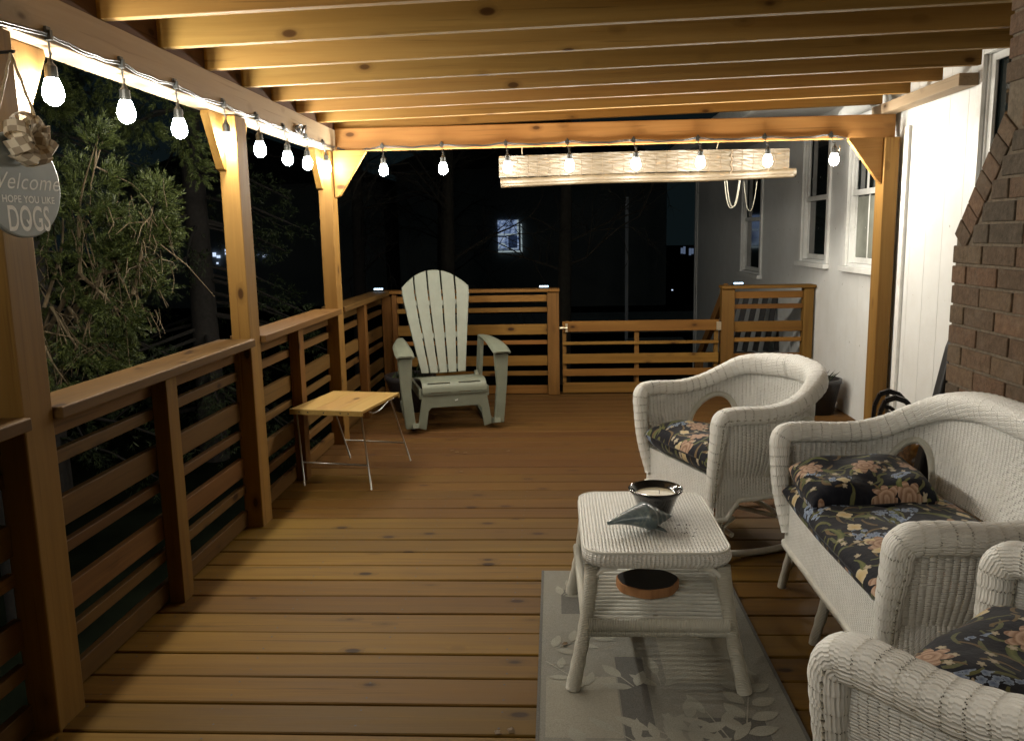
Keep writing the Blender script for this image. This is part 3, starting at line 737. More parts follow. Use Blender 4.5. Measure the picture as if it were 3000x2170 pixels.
# ------------------------------------------------------------------ wicker seats
def wicker(name, label, cat, loc, rz, rim, low, legs, rocker=False, centre_leg=False, hole_u=(.30, .38), hv=.5, rs_=.78, dia=(.5,)):
    t = thing(name, label, cat, loc, rz)
    half = catmull(rim, 8); full = half + [np.array([-p[0], *p[1:]]) for p in half[::-1][1:]]
    L0 = resample(full, 10)[1]; NR = int(L0/.0068)
    R, L = resample(full, NR)
    rad = [r[3]*rs_*(1+.040*abs(sin(pi*(i*L/NR)/.036))) for i, r in enumerate(R)]
    # rolled rim as flattened tube
    m = MB(); m.tube([Vector(r[:3]) for r in R], rad, 20, sq=True); rimo = m.build('rolled_rim', WK_RIM, t, smooth=True)
    # braid lines along both sides of the rim
    br = MB()
    cen = Vector((0, R[NR//2][1]*.45, .5))
    for sgn in (1, -1):
        pts = []; rr = []
        for i in range(4, NR-4, 2):
            p = Vector(R[i][:3]); tg = (Vector(R[i+1][:3])-Vector(R[i-1][:3])).normalized()
            inw = (cen-p); inw -= tg*inw.dot(tg); inw.normalize(); dn = tg.cross(inw)
            if dn.z < 0: dn = -dn
            q = p + (inw*.72*sgn - dn*.62)*rad[i] if sgn > 0 else p - (inw*.66 + dn*.62)*rad[i]
            pts.append(q); rr.append(.0048*(1+.35*sin(i*1.3)))
        br.tube(pts, rr, 6)
    br.build('braid', WK_BRAID, t, smooth=True)
    # inner panel from the rim down to the seat
    lowc = catmull(low, 8); lowf = lowc + [np.array([-p[0], *p[1:]]) for p in lowc[::-1][1:]]
    # part of the rim after the front upright
    i0 = next(i for i, r in enumerate(R) if r[2] > .565)
    top = R[i0:NR-i0]; NT = 220; T, LT = resample(top, NT); Lw, LL = resample(lowf, NT)
    NV = 30; P = []; UV = []
    for i in range(NT):
        a = Vector(T[i][:3]); c = Vector(Lw[i][:3]); a = a + (c-a).normalized()*T[i][3]*.6; row = []; uvr = []
        h = (a-c).length
        for j in range(NV):
            v = j/(NV-1); p = c.lerp(a, v); out = Vector((p.x, p.y-.3, 0)); 
            bulge = .020*sin(pi*v); rib = .0016*abs(sin(pi*i*LT/NT/.038))
            n_ = Vector((c.x, c.y-.25, 0)); n_ = n_.normalized() if n_.length > .01 else Vector((0, 1, 0))
            dm = any(abs(i/NT-uc)/.055+abs(v-.52)/.36 < 1 for uc in dia)
            row.append(p + n_*(bulge+rib) - n_*(.0042*((i//2+j) % 2) if dm else 0)); uvr.append((i*LT/NT, v*h))
        P.append(row); UV.append(uvr)
    hc = [hole_u[0], 1-hole_u[0]]; hw = hole_u[1]
    def skip(i, j):
        u = i/NT; v = j/(NV-1)
        for h in hc:
            if ((u-h)/hw)**2 + (max(0, v-.12)/hv)**2 < 1: return True
        return False
    m = MB(); m.grid(P, UV, skip); m.build('woven_back', WK_PANEL, t, smooth=True)
    for h in hc:
        fr = MB()
        pts = []
        for k in range(25):
            a = pi*k/24; u = h + hw*cos(a)*1.0; v = .12+hv*sin(a); ii = u*NT; jj = v*(NV-1)
            i_, j_ = int(ii), int(jj); fi, fj = ii-i_, jj-j_; pts.append((P[i_][j_].lerp(P[i_+1][j_], fi)).lerp(P[i_][j_+1].lerp(P[i_+1][j_+1], fi), fj))
        pts = [P[int((h+hw)*NT)][0]] + pts + [P[int((h-hw)*NT)][0]]
        fr.tube(pts, .0135, 9); fr.build('opening_frame', WK_WRAP, t, smooth=True)
    # seat rail all round
    ring = [Vector(p[:3]) for p in Lw]; ring2 = ring + [ring[-1].lerp(ring[0], k/40) for k in range(1, 40)]; ring2.append(ring[0])
    P = []; UV = []; s = 0
    for i, p in enumerate(ring2):
        if i: s += (p-ring2[i-1]).length
        z1 = p.z+.005; z0 = .185 if i >= len(ring) or p.y < .06 else .185+.075*min(1, (p.y-.06)/.05)
        rib = .002*abs(sin(pi*s/.026)); n_ = Vector((p.x, p.y-.25, 0)).normalized() if i < len(ring) else Vector((0, -1, 0))
        row = [Vector((p.x, p.y, z0+(z1-z0)*v))+n_*(rib+.012*(1-v)) for v in (0, .33, .66, 1)]
        P.append(row); UV.append([(s, (z1-z0)*v) for v in (0, .33, .66, 1)])
    m = MB(); m.grid(P, UV); m.build('seat_rail', WK_RAIL, t, smooth=True)
    m = MB(); m.tube([Vector((q[0].x, q[0].y, q[0].z-.003)) for q in P[:-1]], .011, 8, closed=True); m.build('lower_trim', WK_PAINT, t, smooth=True)
    m = MB(); seat = [Vector((p.x*.985, p.y*.985+.004, p.z-.012)) for p in ring]; m.add(seat, [tuple(range(len(seat)))]); m.build('seat_deck', WK_PAINT, t, solid=.008)
    xs_, yf, yb = legs
    def leg(a, b_, r0=.020, r1=.015): 
        g = MB(); a, b_ = Vector(a), Vector(b_); n = 10; g.tube([a.lerp(b_, k/n) for k in range(n+1)], [r0+(r1-r0)*k/n + .0012*sin(k*2.4) for k in range(n+1)], 10); g.build('leg', WK_WRAP, t, smooth=True)
    zf = .045 if rocker else 0.0
    for s_ in (1, -1):
        leg((s_*xs_, yf+.015, .24), (s_*(xs_+.035), yf-.03, zf)); leg((s_*(xs_-.04), yb, .24), (s_*(xs_+.0), yb+.06, zf+(.02 if rocker else 0)))
        g = MB(); g.tube([(s_*(xs_+.018), yf, .09), (s_*(xs_-.01), yf+.0, .145), (s_*(xs_-.05), yf, .172), (s_*(xs_-.10), yf, .178)], .0075, 7)
        g.tube([(s_*(xs_+.018), yf, .09), (s_*(xs_+.005), yf+.03, .145), (s_*(xs_+.0), yf+.08, .175)], .0075, 7); g.build('bracket', WK_PAINT, t, smooth=True)
    if centre_leg: leg((-.045, yf+.005, .22), (-.055, yf-.045, 0))
    if rocker:
        for s_ in (1, -1):
            g = MB(); xr = s_*(xs_+.015); pts = []
            n = 26; R0 = 1.35; yc = .26
            for k in range(n):
                a = -.30+.70*k/(n-1); pts.append((xr, yc+R0*sin(a), .016+R0*(1-cos(a))*1.0))
            g.tube(pts, .015, 8); g.build('rocker', WK_PAINT, t, smooth=True)
        g = MB()
        for a_ in (.10, .42): g.tube([(-xs_, a_, .10), (0, a_, .12), (xs_, a_, .10)], .011, 8)
        g.tube([(-xs_, .0, .07), (0, .25, .13), (xs_, .5, .09)], .010, 8); g.build('stretcher', WK_PAINT, t, smooth=True)
    return t
rimC = [(.265, .005, .235, .022), (.300, -.012, .38, .030), (.325, -.012, .52, .036), (.331, -.004, .600, .040), (.335, .050, .618, .041), (.338, .20, .612, .041), (.335, .32, .628, .043), (.312, .42, .668, .047), (.262, .50, .708, .054), (.150, .565, .722, .060), (0, .588, .730, .063)]
lowC = [(.285, .012, .345), (.290, .12, .345), (.292, .28, .345), (.280, .385, .345), (.225, .46, .345), (.12, .50, .345), (0, .505, .345)]
chF = wicker('wicker_rocking_chair', 'white wicker rocking chair with rounded fan back beyond the table, turned left', 'wicker chair', (.525, 3.50, 0), radians(-68.3), rimC, lowC, (.27, .03, .44), rocker=True, hole_u=(.250, .082), hv=.66)
rimS = [(.455, .005, .235, .024), (.500, -.012, .38, .034), (.530, -.012, .50, .040), (.542, -.004, .575, .043), (.548, .055, .592, .044), (.550, .24, .590, .044), (.545, .36, .610, .046), (.510, .46, .660, .048), (.430, .53, .708, .052), (.250, .565, .742, .054), (0, .575, .748, .055)]
lowS = [(.485, .012, .335), (.490, .12, .335), (.490, .28, .335), (.480, .40, .335), (.43, .465, .335), (.28, .49, .335), (0, .495, .335)]
sofa = wicker('wicker_loveseat', 'white wicker loveseat with curved back, facing left in front of the chimney', 'loveseat', (.845, 2.505, 0), radians(-90), rimS, lowS, (.46, .03, .42), centre_leg=True, hole_u=(.238, .052), hv=.66, rs_=.84, dia=(.385, .5, .615))
chN = wicker('wicker_armchair', 'nearest white wicker armchair, cut off at the lower right corner', 'wicker chair', (.735, 1.565, 0), radians(-139.5), rimC, lowC, (.27, .03, .44), hole_u=(.262, .070), rs_=.95)

def cushion(name, label, w_, d_, h_, loc, rot, cat='cushion', seed=0, lump=.012, tuft=()):
    r_ = np.random.default_rng(seed); n = 34; m = MB(); ph = r_.uniform(0, 6, 8)
    def hz(x, y):
        a = max(0, 1-abs(x)**4.5)**.45 * max(0, 1-abs(y)**4.5)**.45
        q = 1 + sum(.10*sin(ph[k]+x*(2+k)*1.3)*cos(ph[k+4]+y*(1.5+k)) for k in range(4))
        for (tx, ty) in tuft: a *= 1-.45*math.exp(-(((x-tx)*w_/2)**2+((y-ty)*d_/2)**2)/.0012)
        return a*q
    for side in (1, -1):
        P = []; UV = []
        for i in range(n+1):
            row = []; ur = []
            for j in range(n+1):
                x = sin((i/n*2-1)*pi/2); y = sin((j/n*2-1)*pi/2)
                sh = 1-.035*abs(x*y)
                row.append(Vector((x*w_/2*sh, y*d_/2*sh, h_/2+side*h_/2*hz(x, y)))); 
                ur.append((x*w_/2+side*.7+h_*.5*x, y*d_/2+seed*.37+h_*.5*y))
            P.append(row if side > 0 else row); UV.append(ur)
        m.grid(P if side > 0 else P[::-1], UV if side > 0 else UV[::-1])
    o = m.build(name, FLORAL, smooth=True); o.location = loc; o.rotation_euler = rot; tag(o, label, cat)
    pp = MB(); pts = []
    for k in range(80):
        a = 2*pi*k/80; x = max(-1, min(1, 1.16*cos(a))); y = max(-1, min(1, 1.16*sin(a))); sh = 1-.035*abs(x*y); pts.append((x*w_/2*sh*.995, y*d_/2*sh*.995, h_/2))
    pp.tube(pts, .004, 6, closed=True); pp.build('piping', BLACKF, o, smooth=True)
    return o
BLACKF = plain('black_fabric_piping', (.015, .016, .022), .8)
cushion('seat_cushion', 'dark floral bench cushion along the seat of the wicker loveseat', .52, 1.02, .125, (1.080, 2.505, .322), (0, 0, 0), seed=3, tuft=((0, -.33), (0, .33), (-.1, 0)))
cushion('throw_pillow', 'dark floral pillow lying at the far end of the loveseat seat', .42, .30, .13, (1.045, 2.805, .405), (radians(10), radians(-3), 0), 'pillow', 5)
cushion('seat_cushion', 'dark floral cushion on the white wicker rocking chair', .58, .56, .150, (.525+.250*.929, 3.50+.250*.37, .322), (radians(-4), 0, radians(-68.3)), seed=1)
cushion('seat_cushion', 'dark floral cushion on the nearest wicker armchair at lower right', .54, .52, .22, (.735+.24*.65, 1.565-.24*.76, .350), (radians(-6), radians(3), radians(-139.5)), seed=8)

# ------------------------------------------------------------------ wicker table
TZ = .421
t = thing('wicker_table', 'white wicker side table with lower shelf standing on the grey rug', 'table', (.293, 2.58, 0))
def rrect(hx, hy, r, z, n=8):
    pts = []
    for cx, cy_, a0 in ((hx-r, hy-r, 0), (-hx+r, hy-r, 90), (-hx+r, -hy+r, 180), (hx-r, -hy+r, 270)):
        for k in range(n+1):
            a = radians(a0+90*k/n); pts.append(Vector((cx+r*cos(a), cy_+r*sin(a), z)))
    return pts
m = MB(); hx, hy = .212, .285
nx, ny = 30, 36; P = []; UV = []
def inr(x, y, hx, hy, r):
    qx, qy = abs(x)-(hx-r), abs(y)-(hy-r)
    return not (qx > 0 and qy > 0 and qx*qx+qy*qy > r*r)
top = rrect(hx-.004, hy-.004, .06, TZ); n_ = len(top)
m.add(top, [tuple(range(n_))], [[(p.x, p.y) for p in top]])
mid1 = rrect(hx+.001, hy+.001, .064, TZ-.005)
for a in range(n_):
    c_ = (a+1) % n_; m.add([top[a], top[c_], mid1[c_], mid1[a]], [(0, 3, 2, 1)], [[(top[a].x, top[a].y), (mid1[a].x, mid1[a].y), (mid1[c_].x, mid1[c_].y), (top[c_].x, top[c_].y)]])
m.build('tabletop', WK_TOP, t)
m = MB(); P = []; UV = []; s = 0
prev = None
for a in range(n_*4+1):
    q = a/4; i0 = int(q) % n_; i1 = (i0+1) % n_; f = q-int(q)
    col = []; uvc = []
    for zz, ex in ((TZ-.004, .0), (TZ-.016, .007), (TZ-.034, .007), (TZ-.046, .001), (TZ-.052, -.008)):
        A = rrect(hx+ex, hy+ex, .064, zz); p = A[i0].lerp(A[i1], f); col.append(p)
    if prev is not None: s += (col[1]-prev).length
    prev = col[1]
    rib = .0022*abs(sin(pi*s/.022)); cN = Vector((col[1].x, col[1].y, 0)).normalized()
    P.append([c+cN*rib for c in col]); UV.append([(s, zz) for zz in (0, .013, .031, .043, .05)])
m.grid(P, UV); m.build('apron', WK_RAIL, t, smooth=True)
m = MB(); m.tube([p+Vector((0, 0, .001)) for p in rrect(hx+.002, hy+.002, .064, TZ-.004)], .004, 6, closed=True); m.build('braid', WK_PAINT, t, smooth=True)
feet = [(-.253, -.322), (.247, -.335), (-.243, .345), (.253, .345)]
for fx, fy in feet:
    sx, sy = (1 if fx > 0 else -1), (1 if fy > 0 else -1)
    m = MB(); pts = []; rr = []
    a = Vector((sx*(hx-.022), sy*(hy-.025), TZ-.05)); b_ = Vector((fx, fy, .010))
    for k in range(15):
        u = k/14; p = a.lerp(b_, u); p.x -= sx*.012*sin(pi*u)*.6; pts.append(p); rr.append(.0225-.005*sin(pi*u)*.4+.001*sin(k*3))
    m.tube(pts, rr, 12); lg_ = m.build('leg', WK_WRAP, t, smooth=True)
    m = MB(); q = a.lerp(b_, .22)
    m.tube([q, q+Vector((-sx*.012, 0, .045)), q+Vector((-sx*.045, 0, .072)), (q.x-sx*.085, q.y, TZ-.052)], .0075, 7)
    q = a.lerp(b_, .66); m.tube([q, q+Vector((-sx*.012, 0, .04)), q+Vector((-sx*.05, 0, .072)), (q.x-sx*.10, q.y, .215)], .0085, 7)
    m.build('bracket', WK_PAINT, t, smooth=True)
m = MB()
zs_ = .205
m.tube([(-.205, -.305, zs_), (.205, -.305, zs_)], .020, 10); m.tube([(-.205, -.302, zs_-.022), (.205, -.302, zs_-.022)], .015, 10); m.tube([(-.22, .31, zs_), (.22, .31, zs_)], .016, 10)
m.tube([(-.212, -.30, zs_), (-.222, .31, zs_)], .014, 8); m.tube([(.212, -.30, zs_), (.222, .31, zs_)], .014, 8)
m.build('stretcher', WK_WRAP, t, smooth=True)
m = MB()
for k in range(22):
    yy = -.27+k*.0265; m.tube([(-.21, yy, zs_+.006), (-.1, yy+random.uniform(-.003, .003), zs_+.008), (.1, yy+random.uniform(-.003, .003), zs_+.007), (.21, yy, zs_+.006)], .0055, 6)
m.tube([(0, -.30, zs_-.006), (0, .31, zs_-.006)], .008, 6)
m.build('shelf', WK_PAINT, t, smooth=True)
# things on the table
BOWLM = plain('black_glossy_bowl', (.012, .014, .015), .12, spec=.6, coat=.4)
WAX = plain('cream_wax', (.70, .64, .47), .45, nz=.06, nscale=30)
t = thing('candle_bowl', 'black flared bowl holding a cream candle, on the wicker table', 'candle', (.322, 2.615, TZ+.0015))
m = MB(); m.lathe([(.0005, .0), (.044, .0), (.048, .004), (.072, .066), (.082, .078), (.088, .086), (.089, .091), (.085, .093), (.080, .087), (.070, .076), (.062, .062), (.0005, .060)], 40); m.build('bowl', BOWLM, t, smooth=True)
m = MB(); m.lathe([(.0005, .0715), (.05, .0715), (.064, .073), (.0675, .070)], 32); m.build('wax', WAX, t, smooth=True)
m = MB(); m.tube([(.012, 0, .071), (.0125, 0, .080), (.011, .001, .084)], .0012, 5); m.build('wick', BLACK_PL, t)
# conch shell
SHELL = None
def shell_mat():
    m, t_, b = nt('blue_grey_shell'); tc = N(t_, 'ShaderNodeTexCoord'); n = noise(t_, tc.outputs['Object'], 22, 5, .65, 1.2)
    c = ramp(t_, n, [(.3, (.03, .05, .06)), (.5, (.085, .125, .135)), (.62, (.17, .20, .19)), (.75, (.36, .33, .27))]); t_.links.new(c, b.inputs['Base Color'])
    b.inputs['Roughness'].default_value = .3; b.inputs['Coat Weight'].default_value = .3; bump(t_, b, n, .3, .004); return m
m = MB(); NS, NA = 46, 28; P = []
for i in range(NS):
    s_ = i/(NS-1)      # 0 siphon tip .. 1 spire tip
    if s_ < .62: rr = .007+.050*(s_/.62)**1.25
    elif s_ < .70: rr = .054-.004*(s_-.62)/.08
    else:
        q = (s_-.70)/.30; rr = .048*(1-q)*(1-.15*abs(sin(q*pi*3.5)))+.0015
    row = []
    for k in range(NA+1):
        a = 2*pi*k/NA; shoulder = math.exp(-((s_-.64)/.07)**2)
        r2 = rr*(1.12+.10*shoulder*max(0, cos(a*7))**2+.10*sin(a-1.0)*(1 if s_ < .66 else .2)*s_)
        row.append(Vector((-.115+.205*s_, r2*cos(a)*1.0, r2*sin(a)*.78+.010*sin(s_*4))))
    P.append(row)
m.grid(P); m.tube([(.03, -.035, -.026), (.045, -.055, -.030), (.052, -.068, -.034)], [.008, .005, .002], 6)
o = m.build('conch_shell', shell_mat(), smooth=True); o.location = (.268, 2.470, TZ+.0415); o.rotation_euler = (0, radians(-5), radians(10)); o.scale = (1, 1, .84); tag(o, 'blue-grey conch shell lying in front of the candle bowl', 'shell')
m = MB()
for k in range(16):
    x, y_ = .395+random.gauss(0, .024), 2.47+random.gauss(0, .035); r_ = random.uniform(.0015, .003); m.lathe([(.0003, 0), (r_, .0005), (r_*.7, .002), (.0003, .0025)], 6, (x, y_, TZ+.0006))
o = m.build('soil_crumbs', BLACK_PL); tag(o, 'dark crumbs scattered beside the candle bowl on the table', 'crumbs', kind='stuff')
t = thing('log_slice', 'round wood slice with blackened top on the lower table shelf', 'wood slice', (.285, 2.50, zs_+.0145))
m = MB(); n = 40; rs = [.098*(1+.03*sin(3*a)+.02*sin(7*a+1)) for a in np.linspace(0, 2*pi, n, endpoint=False)]
A = [Vector((r*cos(2*pi*k/n), r*.84*sin(2*pi*k/n), 0)) for k, r in enumerate(rs)]; m.prism(A, (0, 0, .030)); m.build('bark_rim', W_SLICE, t, bevel=.003)
m = MB(); A = [Vector((p.x*.955, p.y*.955, .0305)) for p in A]; m.prism(A, (0, 0, .002)); m.build('charred_top', plain('charred_wood', (.013, .011, .010), .75, nz=.4), t)

# ------------------------------------------------------------------ rug
rx0, rx1, ry0, ry1 = -.058, .655, .6, 3.13
RM = MB(); RM.box(rx0, rx1, ry0, ry1, .002, .010)
RM.mi = 3
for (a, c, d_, e) in ((.0, .21, 2.02, 2.33), (.33, .56, 1.55, 1.95), (.36, .62, 2.30, 2.62), (-.02, .16, 1.3, 1.62)): RM.box(rx0+.02+a, rx0+.02+c, d_, e, .009, .01025)
RM.mi = 2
for (a, c, d_, e) in ((.215, .30, 1.75, 2.45), (.42, .60, 1.98, 2.12), (.05, .2, 2.75, 2.95)): RM.box(rx0+.02+a, rx0+.02+c, d_, e, .009, .0104)
RM.mi = 1
LZ = [.0106]
def leafp(cx, cy_, ang, L, wd, z=.0132):
    pts = []
    for k in range(16):
        u = k/8 if k <= 8 else (16-k)/8; sg = 1 if k <= 8 else -1
        x = L*(u-.5)*random.uniform(.97, 1.03); y_ = sg*wd*sin(pi*u)**.8*(1-.25*u)*.5*random.uniform(.95, 1.05); pts.append(Vector((cx+x*cos(ang)-y_*sin(ang), cy_+x*sin(ang)+y_*cos(ang), z)))
    # clip to the rug; each motif 0.02 mm above the last so that no two share a plane
    LZ[0] += .000008
    if all(rx0+.004 < p.x < rx1-.004 for p in pts): RM.add([Vector((p.x, p.y, LZ[0])) for p in pts][::-1] if True else pts, [tuple(range(16))[::-1]])
def spray(x, y_, ang, n, L, wd, sp):
    for k in range(n):
        px_, py_ = x+cos(ang)*sp*k, y_+sin(ang)*sp*k; zz = .0130+.00035*(k % 3)
        for s_ in (1, -1): leafp(px_+cos(ang+s_*1.0)*L*.55, py_+sin(ang+s_*1.0)*L*.55, ang+s_*.85, L*(1-.04*k), wd, zz)
        ang += .06
    leafp(x+cos(ang)*sp*n+cos(ang)*L*.4, y_+sin(ang)*sp*n+sin(ang)*L*.4, ang, L, wd, .0136)
    a2 = ang-.06*n/2; LZ[0] += .000008; d_ = Vector((cos(a2), sin(a2), 0)); q_ = Vector((-sin(a2), cos(a2), 0))*.002; A_ = Vector((x, y_, LZ[0])); B2 = A_+d_*sp*n
    if all(rx0+.004 < v.x < rx1-.004 for v in (A_, B2)): RM.add([A_-q_, B2-q_, B2+q_, A_+q_], [(0, 1, 2, 3)])
for k in range(26):
    spray(random.uniform(rx0+.05, rx1-.1), random.uniform(1.2, 3.0), random.uniform(.3, 2.4), random.choice((1, 2, 3)), random.uniform(.07, .12), random.uniform(.032, .05), .07)
spray(.02, 2.90, .9, 3, .080, .034, .07); spray(-.01, 2.50, .5, 3, .085, .036, .07); spray(.08, 2.28, 2.2, 3, .075, .03, .06)
spray(.50, 2.05, 1.2, 4, .09, .05, .07); spray(.60, 1.70, 2.2, 5, .10, .045, .075); spray(.05, 1.85, .2, 4, .08, .034, .07)
spray(.35, 1.55, 1.3, 4, .09, .035, .07); spray(.42, 2.75, 1.4, 4, .075, .03, .06); spray(.2, 1.3, 1.8, 5, .09, .04, .08)
o = RM.build('area_rug', [RUG_G, RUG_C, RUG_D, RUG_T]); tag(o, 'grey runner rug with cream leaf pattern under the wicker table', 'rug')
m = MB(); m.box(rx0-.006, rx0+.004, ry0, ry1, .0015, .0108); m.box(rx1-.004, rx1+.006, ry0, ry1, .0015, .0108); m.build('binding', RUG_D, o)

# ------------------------------------------------------------------ sage rocking chair
t = thing('adirondack_rocking_chair', 'sage grey plastic rocking chair with fan-shaped slatted back by the far railing', 'rocking chair', (-.70, 5.58, 0), radians(17))
def plate(mb, pts2, thick, M_):
    """extrude 2D outline in the local xy plane of M_"""
    A = [M_ @ Vector((x, y_, 0)) for x, y_ in pts2]; e = (M_.to_3x3() @ Vector((0, 0, 1)))*thick; mb.prism(A, e)
# back: 5 tapered slats on a reclined plane
by0, bz0, by1, bz1 = .455, .335, .80, 1.085
bl = sqrt((by1-by0)**2+(bz1-bz0)**2); e1 = Vector((1, 0, 0)); e2 = Vector((0, by1-by0, bz1-bz0)).normalized(); e3 = e1.cross(e2)
BM = Matrix((e1, e2, e3)).transposed().to_4x4(); BM.translation = Vector((0, by0, bz0))
def edge(k, w_):   # radial boundary k=0..5 at height w_
    b0 = -.172+.0688*k; b1 = -.262+.1048*k; return b0+(b1-b0)*min(1, w_/.62)
def topw(x): return bl - .155*(abs(x)/.262)**2.1
for k in range(5):
    g = .0055; pts = []
    Ls, Rs = [], []
    for w_ in np.linspace(0, 1, 12):
        xl = edge(k, w_*bl)+g; wl = w_*topw(xl); xl = edge(k, wl)+g; Ls.append((xl, wl))
        xr = edge(k+1, w_*bl)-g; wr = w_*topw(xr); xr = edge(k+1, wr)-g; Rs.append((xr, wr))
    P = []
    for (xl, wl), (xr, wr) in zip(Ls, Rs):
        row = []
        for u in (0, .25, .5, .75, 1):
            x = xl+(xr-xl)*u; ww = wl+(wr-wl)*u
            dish = -.55*x*x + .018*sin(ww/bl*pi) ; wt = topw(x)*(1 if wl > .9*bl else 1)
            if (xl, wl) == Ls[-1]: ww = topw(x)-.004
            row.append(BM @ Vector((x, ww, -dish*1.0)))
        P.append(row)
    m = MB(); m.grid(P); m.build('back_slat', SAGE, t, solid=.016, bevel=.003)
for w_, hw in ((.05, .15), (.30, .19), (.56, .225)):
    m = MB()
    pts = [BM @ Vector((x, w_, .55*x*x-.022)) for x in np.linspace(-hw, hw, 12)]
    for a, c in zip(pts[:-1], pts[1:]): m.bar(a, c, .040, .012, tuple(e3))
    m.build('back_rail', SAGE, t)
# seat
prof = [(.50, .300), (.38, .318), (.25, .336), (.12, .352), (.06, .353), (.02, .342), (-.008, .318), (-.016, .285), (-.012, .262)]
m = MB(); P = [[Vector((x, a, c)) for x in np.linspace(-.222, .222, 9)] for a, c in catmull([(p[0], p[1], 0) for p in prof], 3) for _ in (0,)] if False else None
cc = catmull([np.array(p) for p in prof], 4)
P = [[Vector((x, p[0], p[1])) for x in (-.225, -.185, -.03, .03, .185, .225)] for p in cc]
hol = set()
def sk(i, j): return (j in (1, 3)) and (i in (1, 9, 21, 29))
m.grid(P, None, sk); m.build('seat', SAGE, t, solid=.012, bevel=.002)
m = MB()   # front skirt with legs
m.prism([(-.225, -.010, .262), (-.235, -.010, .20), (-.262, -.010, .035), (-.205, -.010, .020), (-.185, -.010, .15), (-.165, -.010, .172), (.165, -.010, .172), (.185, -.010, .15), (.205, -.010, .020), (.262, -.010, .035), (.235, -.010, .20), (.225, -.010, .262)], (0, .022, 0))
m.build('front_skirt', SAGE, t, bevel=.004)
m = MB(); m.tube([(.0, -.013, .215), (.02, -.013, .222)], .004, 5); m.build('badge', plain('pale_badge', (.5, .5, .48), .4), t)
for s_ in (1, -1):
    m = MB(); m.prism([(s_*.285, -.02, .525), (s_*.385, -.02, .525), (s_*.37, -.02, .30), (s_*.345, -.02, .035), (s_*.275, -.02, .035), (s_*.300, -.02, .30)], (0, .045, 0)); m.build('front_leg', SAGE, t, bevel=.006)
    m = MB(); cc2 = catmull([np.array(p) for p in ((-.045, .540, .058), (.04, .560, .062), (.20, .585, .055), (.38, .600, .035), (.52, .595, .02))], 5)
    P = []
    for p in cc2:
        hw = p[2]; xc = s_*(.335-.10*max(0, p[0]-.2)); P.append([Vector((xc-hw, p[0], p[1]-.012)), Vector((xc-hw*.7, p[0], p[1])), Vector((xc+hw*.7, p[0], p[1])), Vector((xc+hw, p[0], p[1]-.012))])
    m.grid(P); m.build('armrest', SAGE, t, solid=.016, bevel=.003, smooth=True)
    m = MB(); xr = s_*.285; pts = [(xr, .28+1.2*sin(a), .017+1.2*(1-cos(a))) for a in np.linspace(-.30, .42, 20)]
    for a, c in zip(pts[:-1], pts[1:]): m.bar(a, c, .042, .034)
    m.build('rocker', SAGE, t)
    m = MB(); m.bar((s_*.26, .50, .32), (s_*.27, .62, .05), .03, .06); m.bar((s_*.30, .50, .60), (s_*.28, .56, .10), .03, .05); m.build('rear_leg', SAGE, t, bevel=.004)
    m = MB(); m.bar((s_*.235, -.0, .27), (s_*.235, .52, .27), .018, .07); m.build('side_rail', SAGE, t, bevel=.003)

# ------------------------------------------------------------------ folding table
t = thing('folding_table', 'small wooden-topped folding table with thin metal legs beside the left railing', 'table', (-1.155, 4.42, 0), radians(-11))
m = MB(); 
for k in range(3): m.box(-.205+.1375*k, -.205+.1375*k+.1365, -.245, .245, .438, .452)
m.build('top_board', W_TABLE, t, bevel=.0015)
m = MB(); m.box(-.207, .208, .246, .262, .424, .4525); m.build('edge_strip', W_TABLE, t, bevel=.002); m = MB(); m.box(-.207, .208, -.262, -.246, .424, .4525); ea = m.build('edge_strip', W_TABLE, t, bevel=.002)
m = MB()
for x in (-.15, -.10, -.01, .085, .13): m.lathe([(.0003, .001), (.004, .0), (.004, -.002)], 8, M=Matrix.Translation((x, -.2625, .438)) @ Matrix.Rotation(pi/2, 4, 'X'))
m.build('screw', BLACK_MT, ea)
for y1, y2, w1 in ((-.225, -.165, .185), (.17, .42, .185)):
    for s_ in (1, -1):
        m = MB(); m.tube([(s_*w1, y1, .436), (s_*(w1+.012), y2, .004)], .0048, 8); m.build('leg', STEEL, t, smooth=True)
    m = MB(); f = .68 if y2 < 0 else .70; m.tube([(-(w1+.008), y1+(y2-y1)*f, .436*(1-f)+.004*f), ((w1+.008), y1+(y2-y1)*f, .436*(1-f)+.004*f)], .0042, 8); m.build('crossbar', STEEL, t, smooth=True)
m = MB(); m.tube(catmull([(.20, .19, .434), (.20, .10, .432), (.19, .02, .405), (.18, -.06, .40), (.185, -.12, .42)], 5), .004, 7); m.build('brace', STEEL, t, smooth=True)

# ------------------------------------------------------------------ sign on the nearest post
SIGN = plain('slate_grey_sign_paint', (.27, .30, .295), .42, spec=.35, nz=.10, nscale=5)
LETT = plain('white_lettering', (.88, .88, .84), .6, nz=.15, nscale=60)
SL_ = (-1.335, 2.052, 1.483)
t = thing('round_sign', 'round grey sign reading hope you like dogs, hanging on the nearest post', 'sign', SL_)
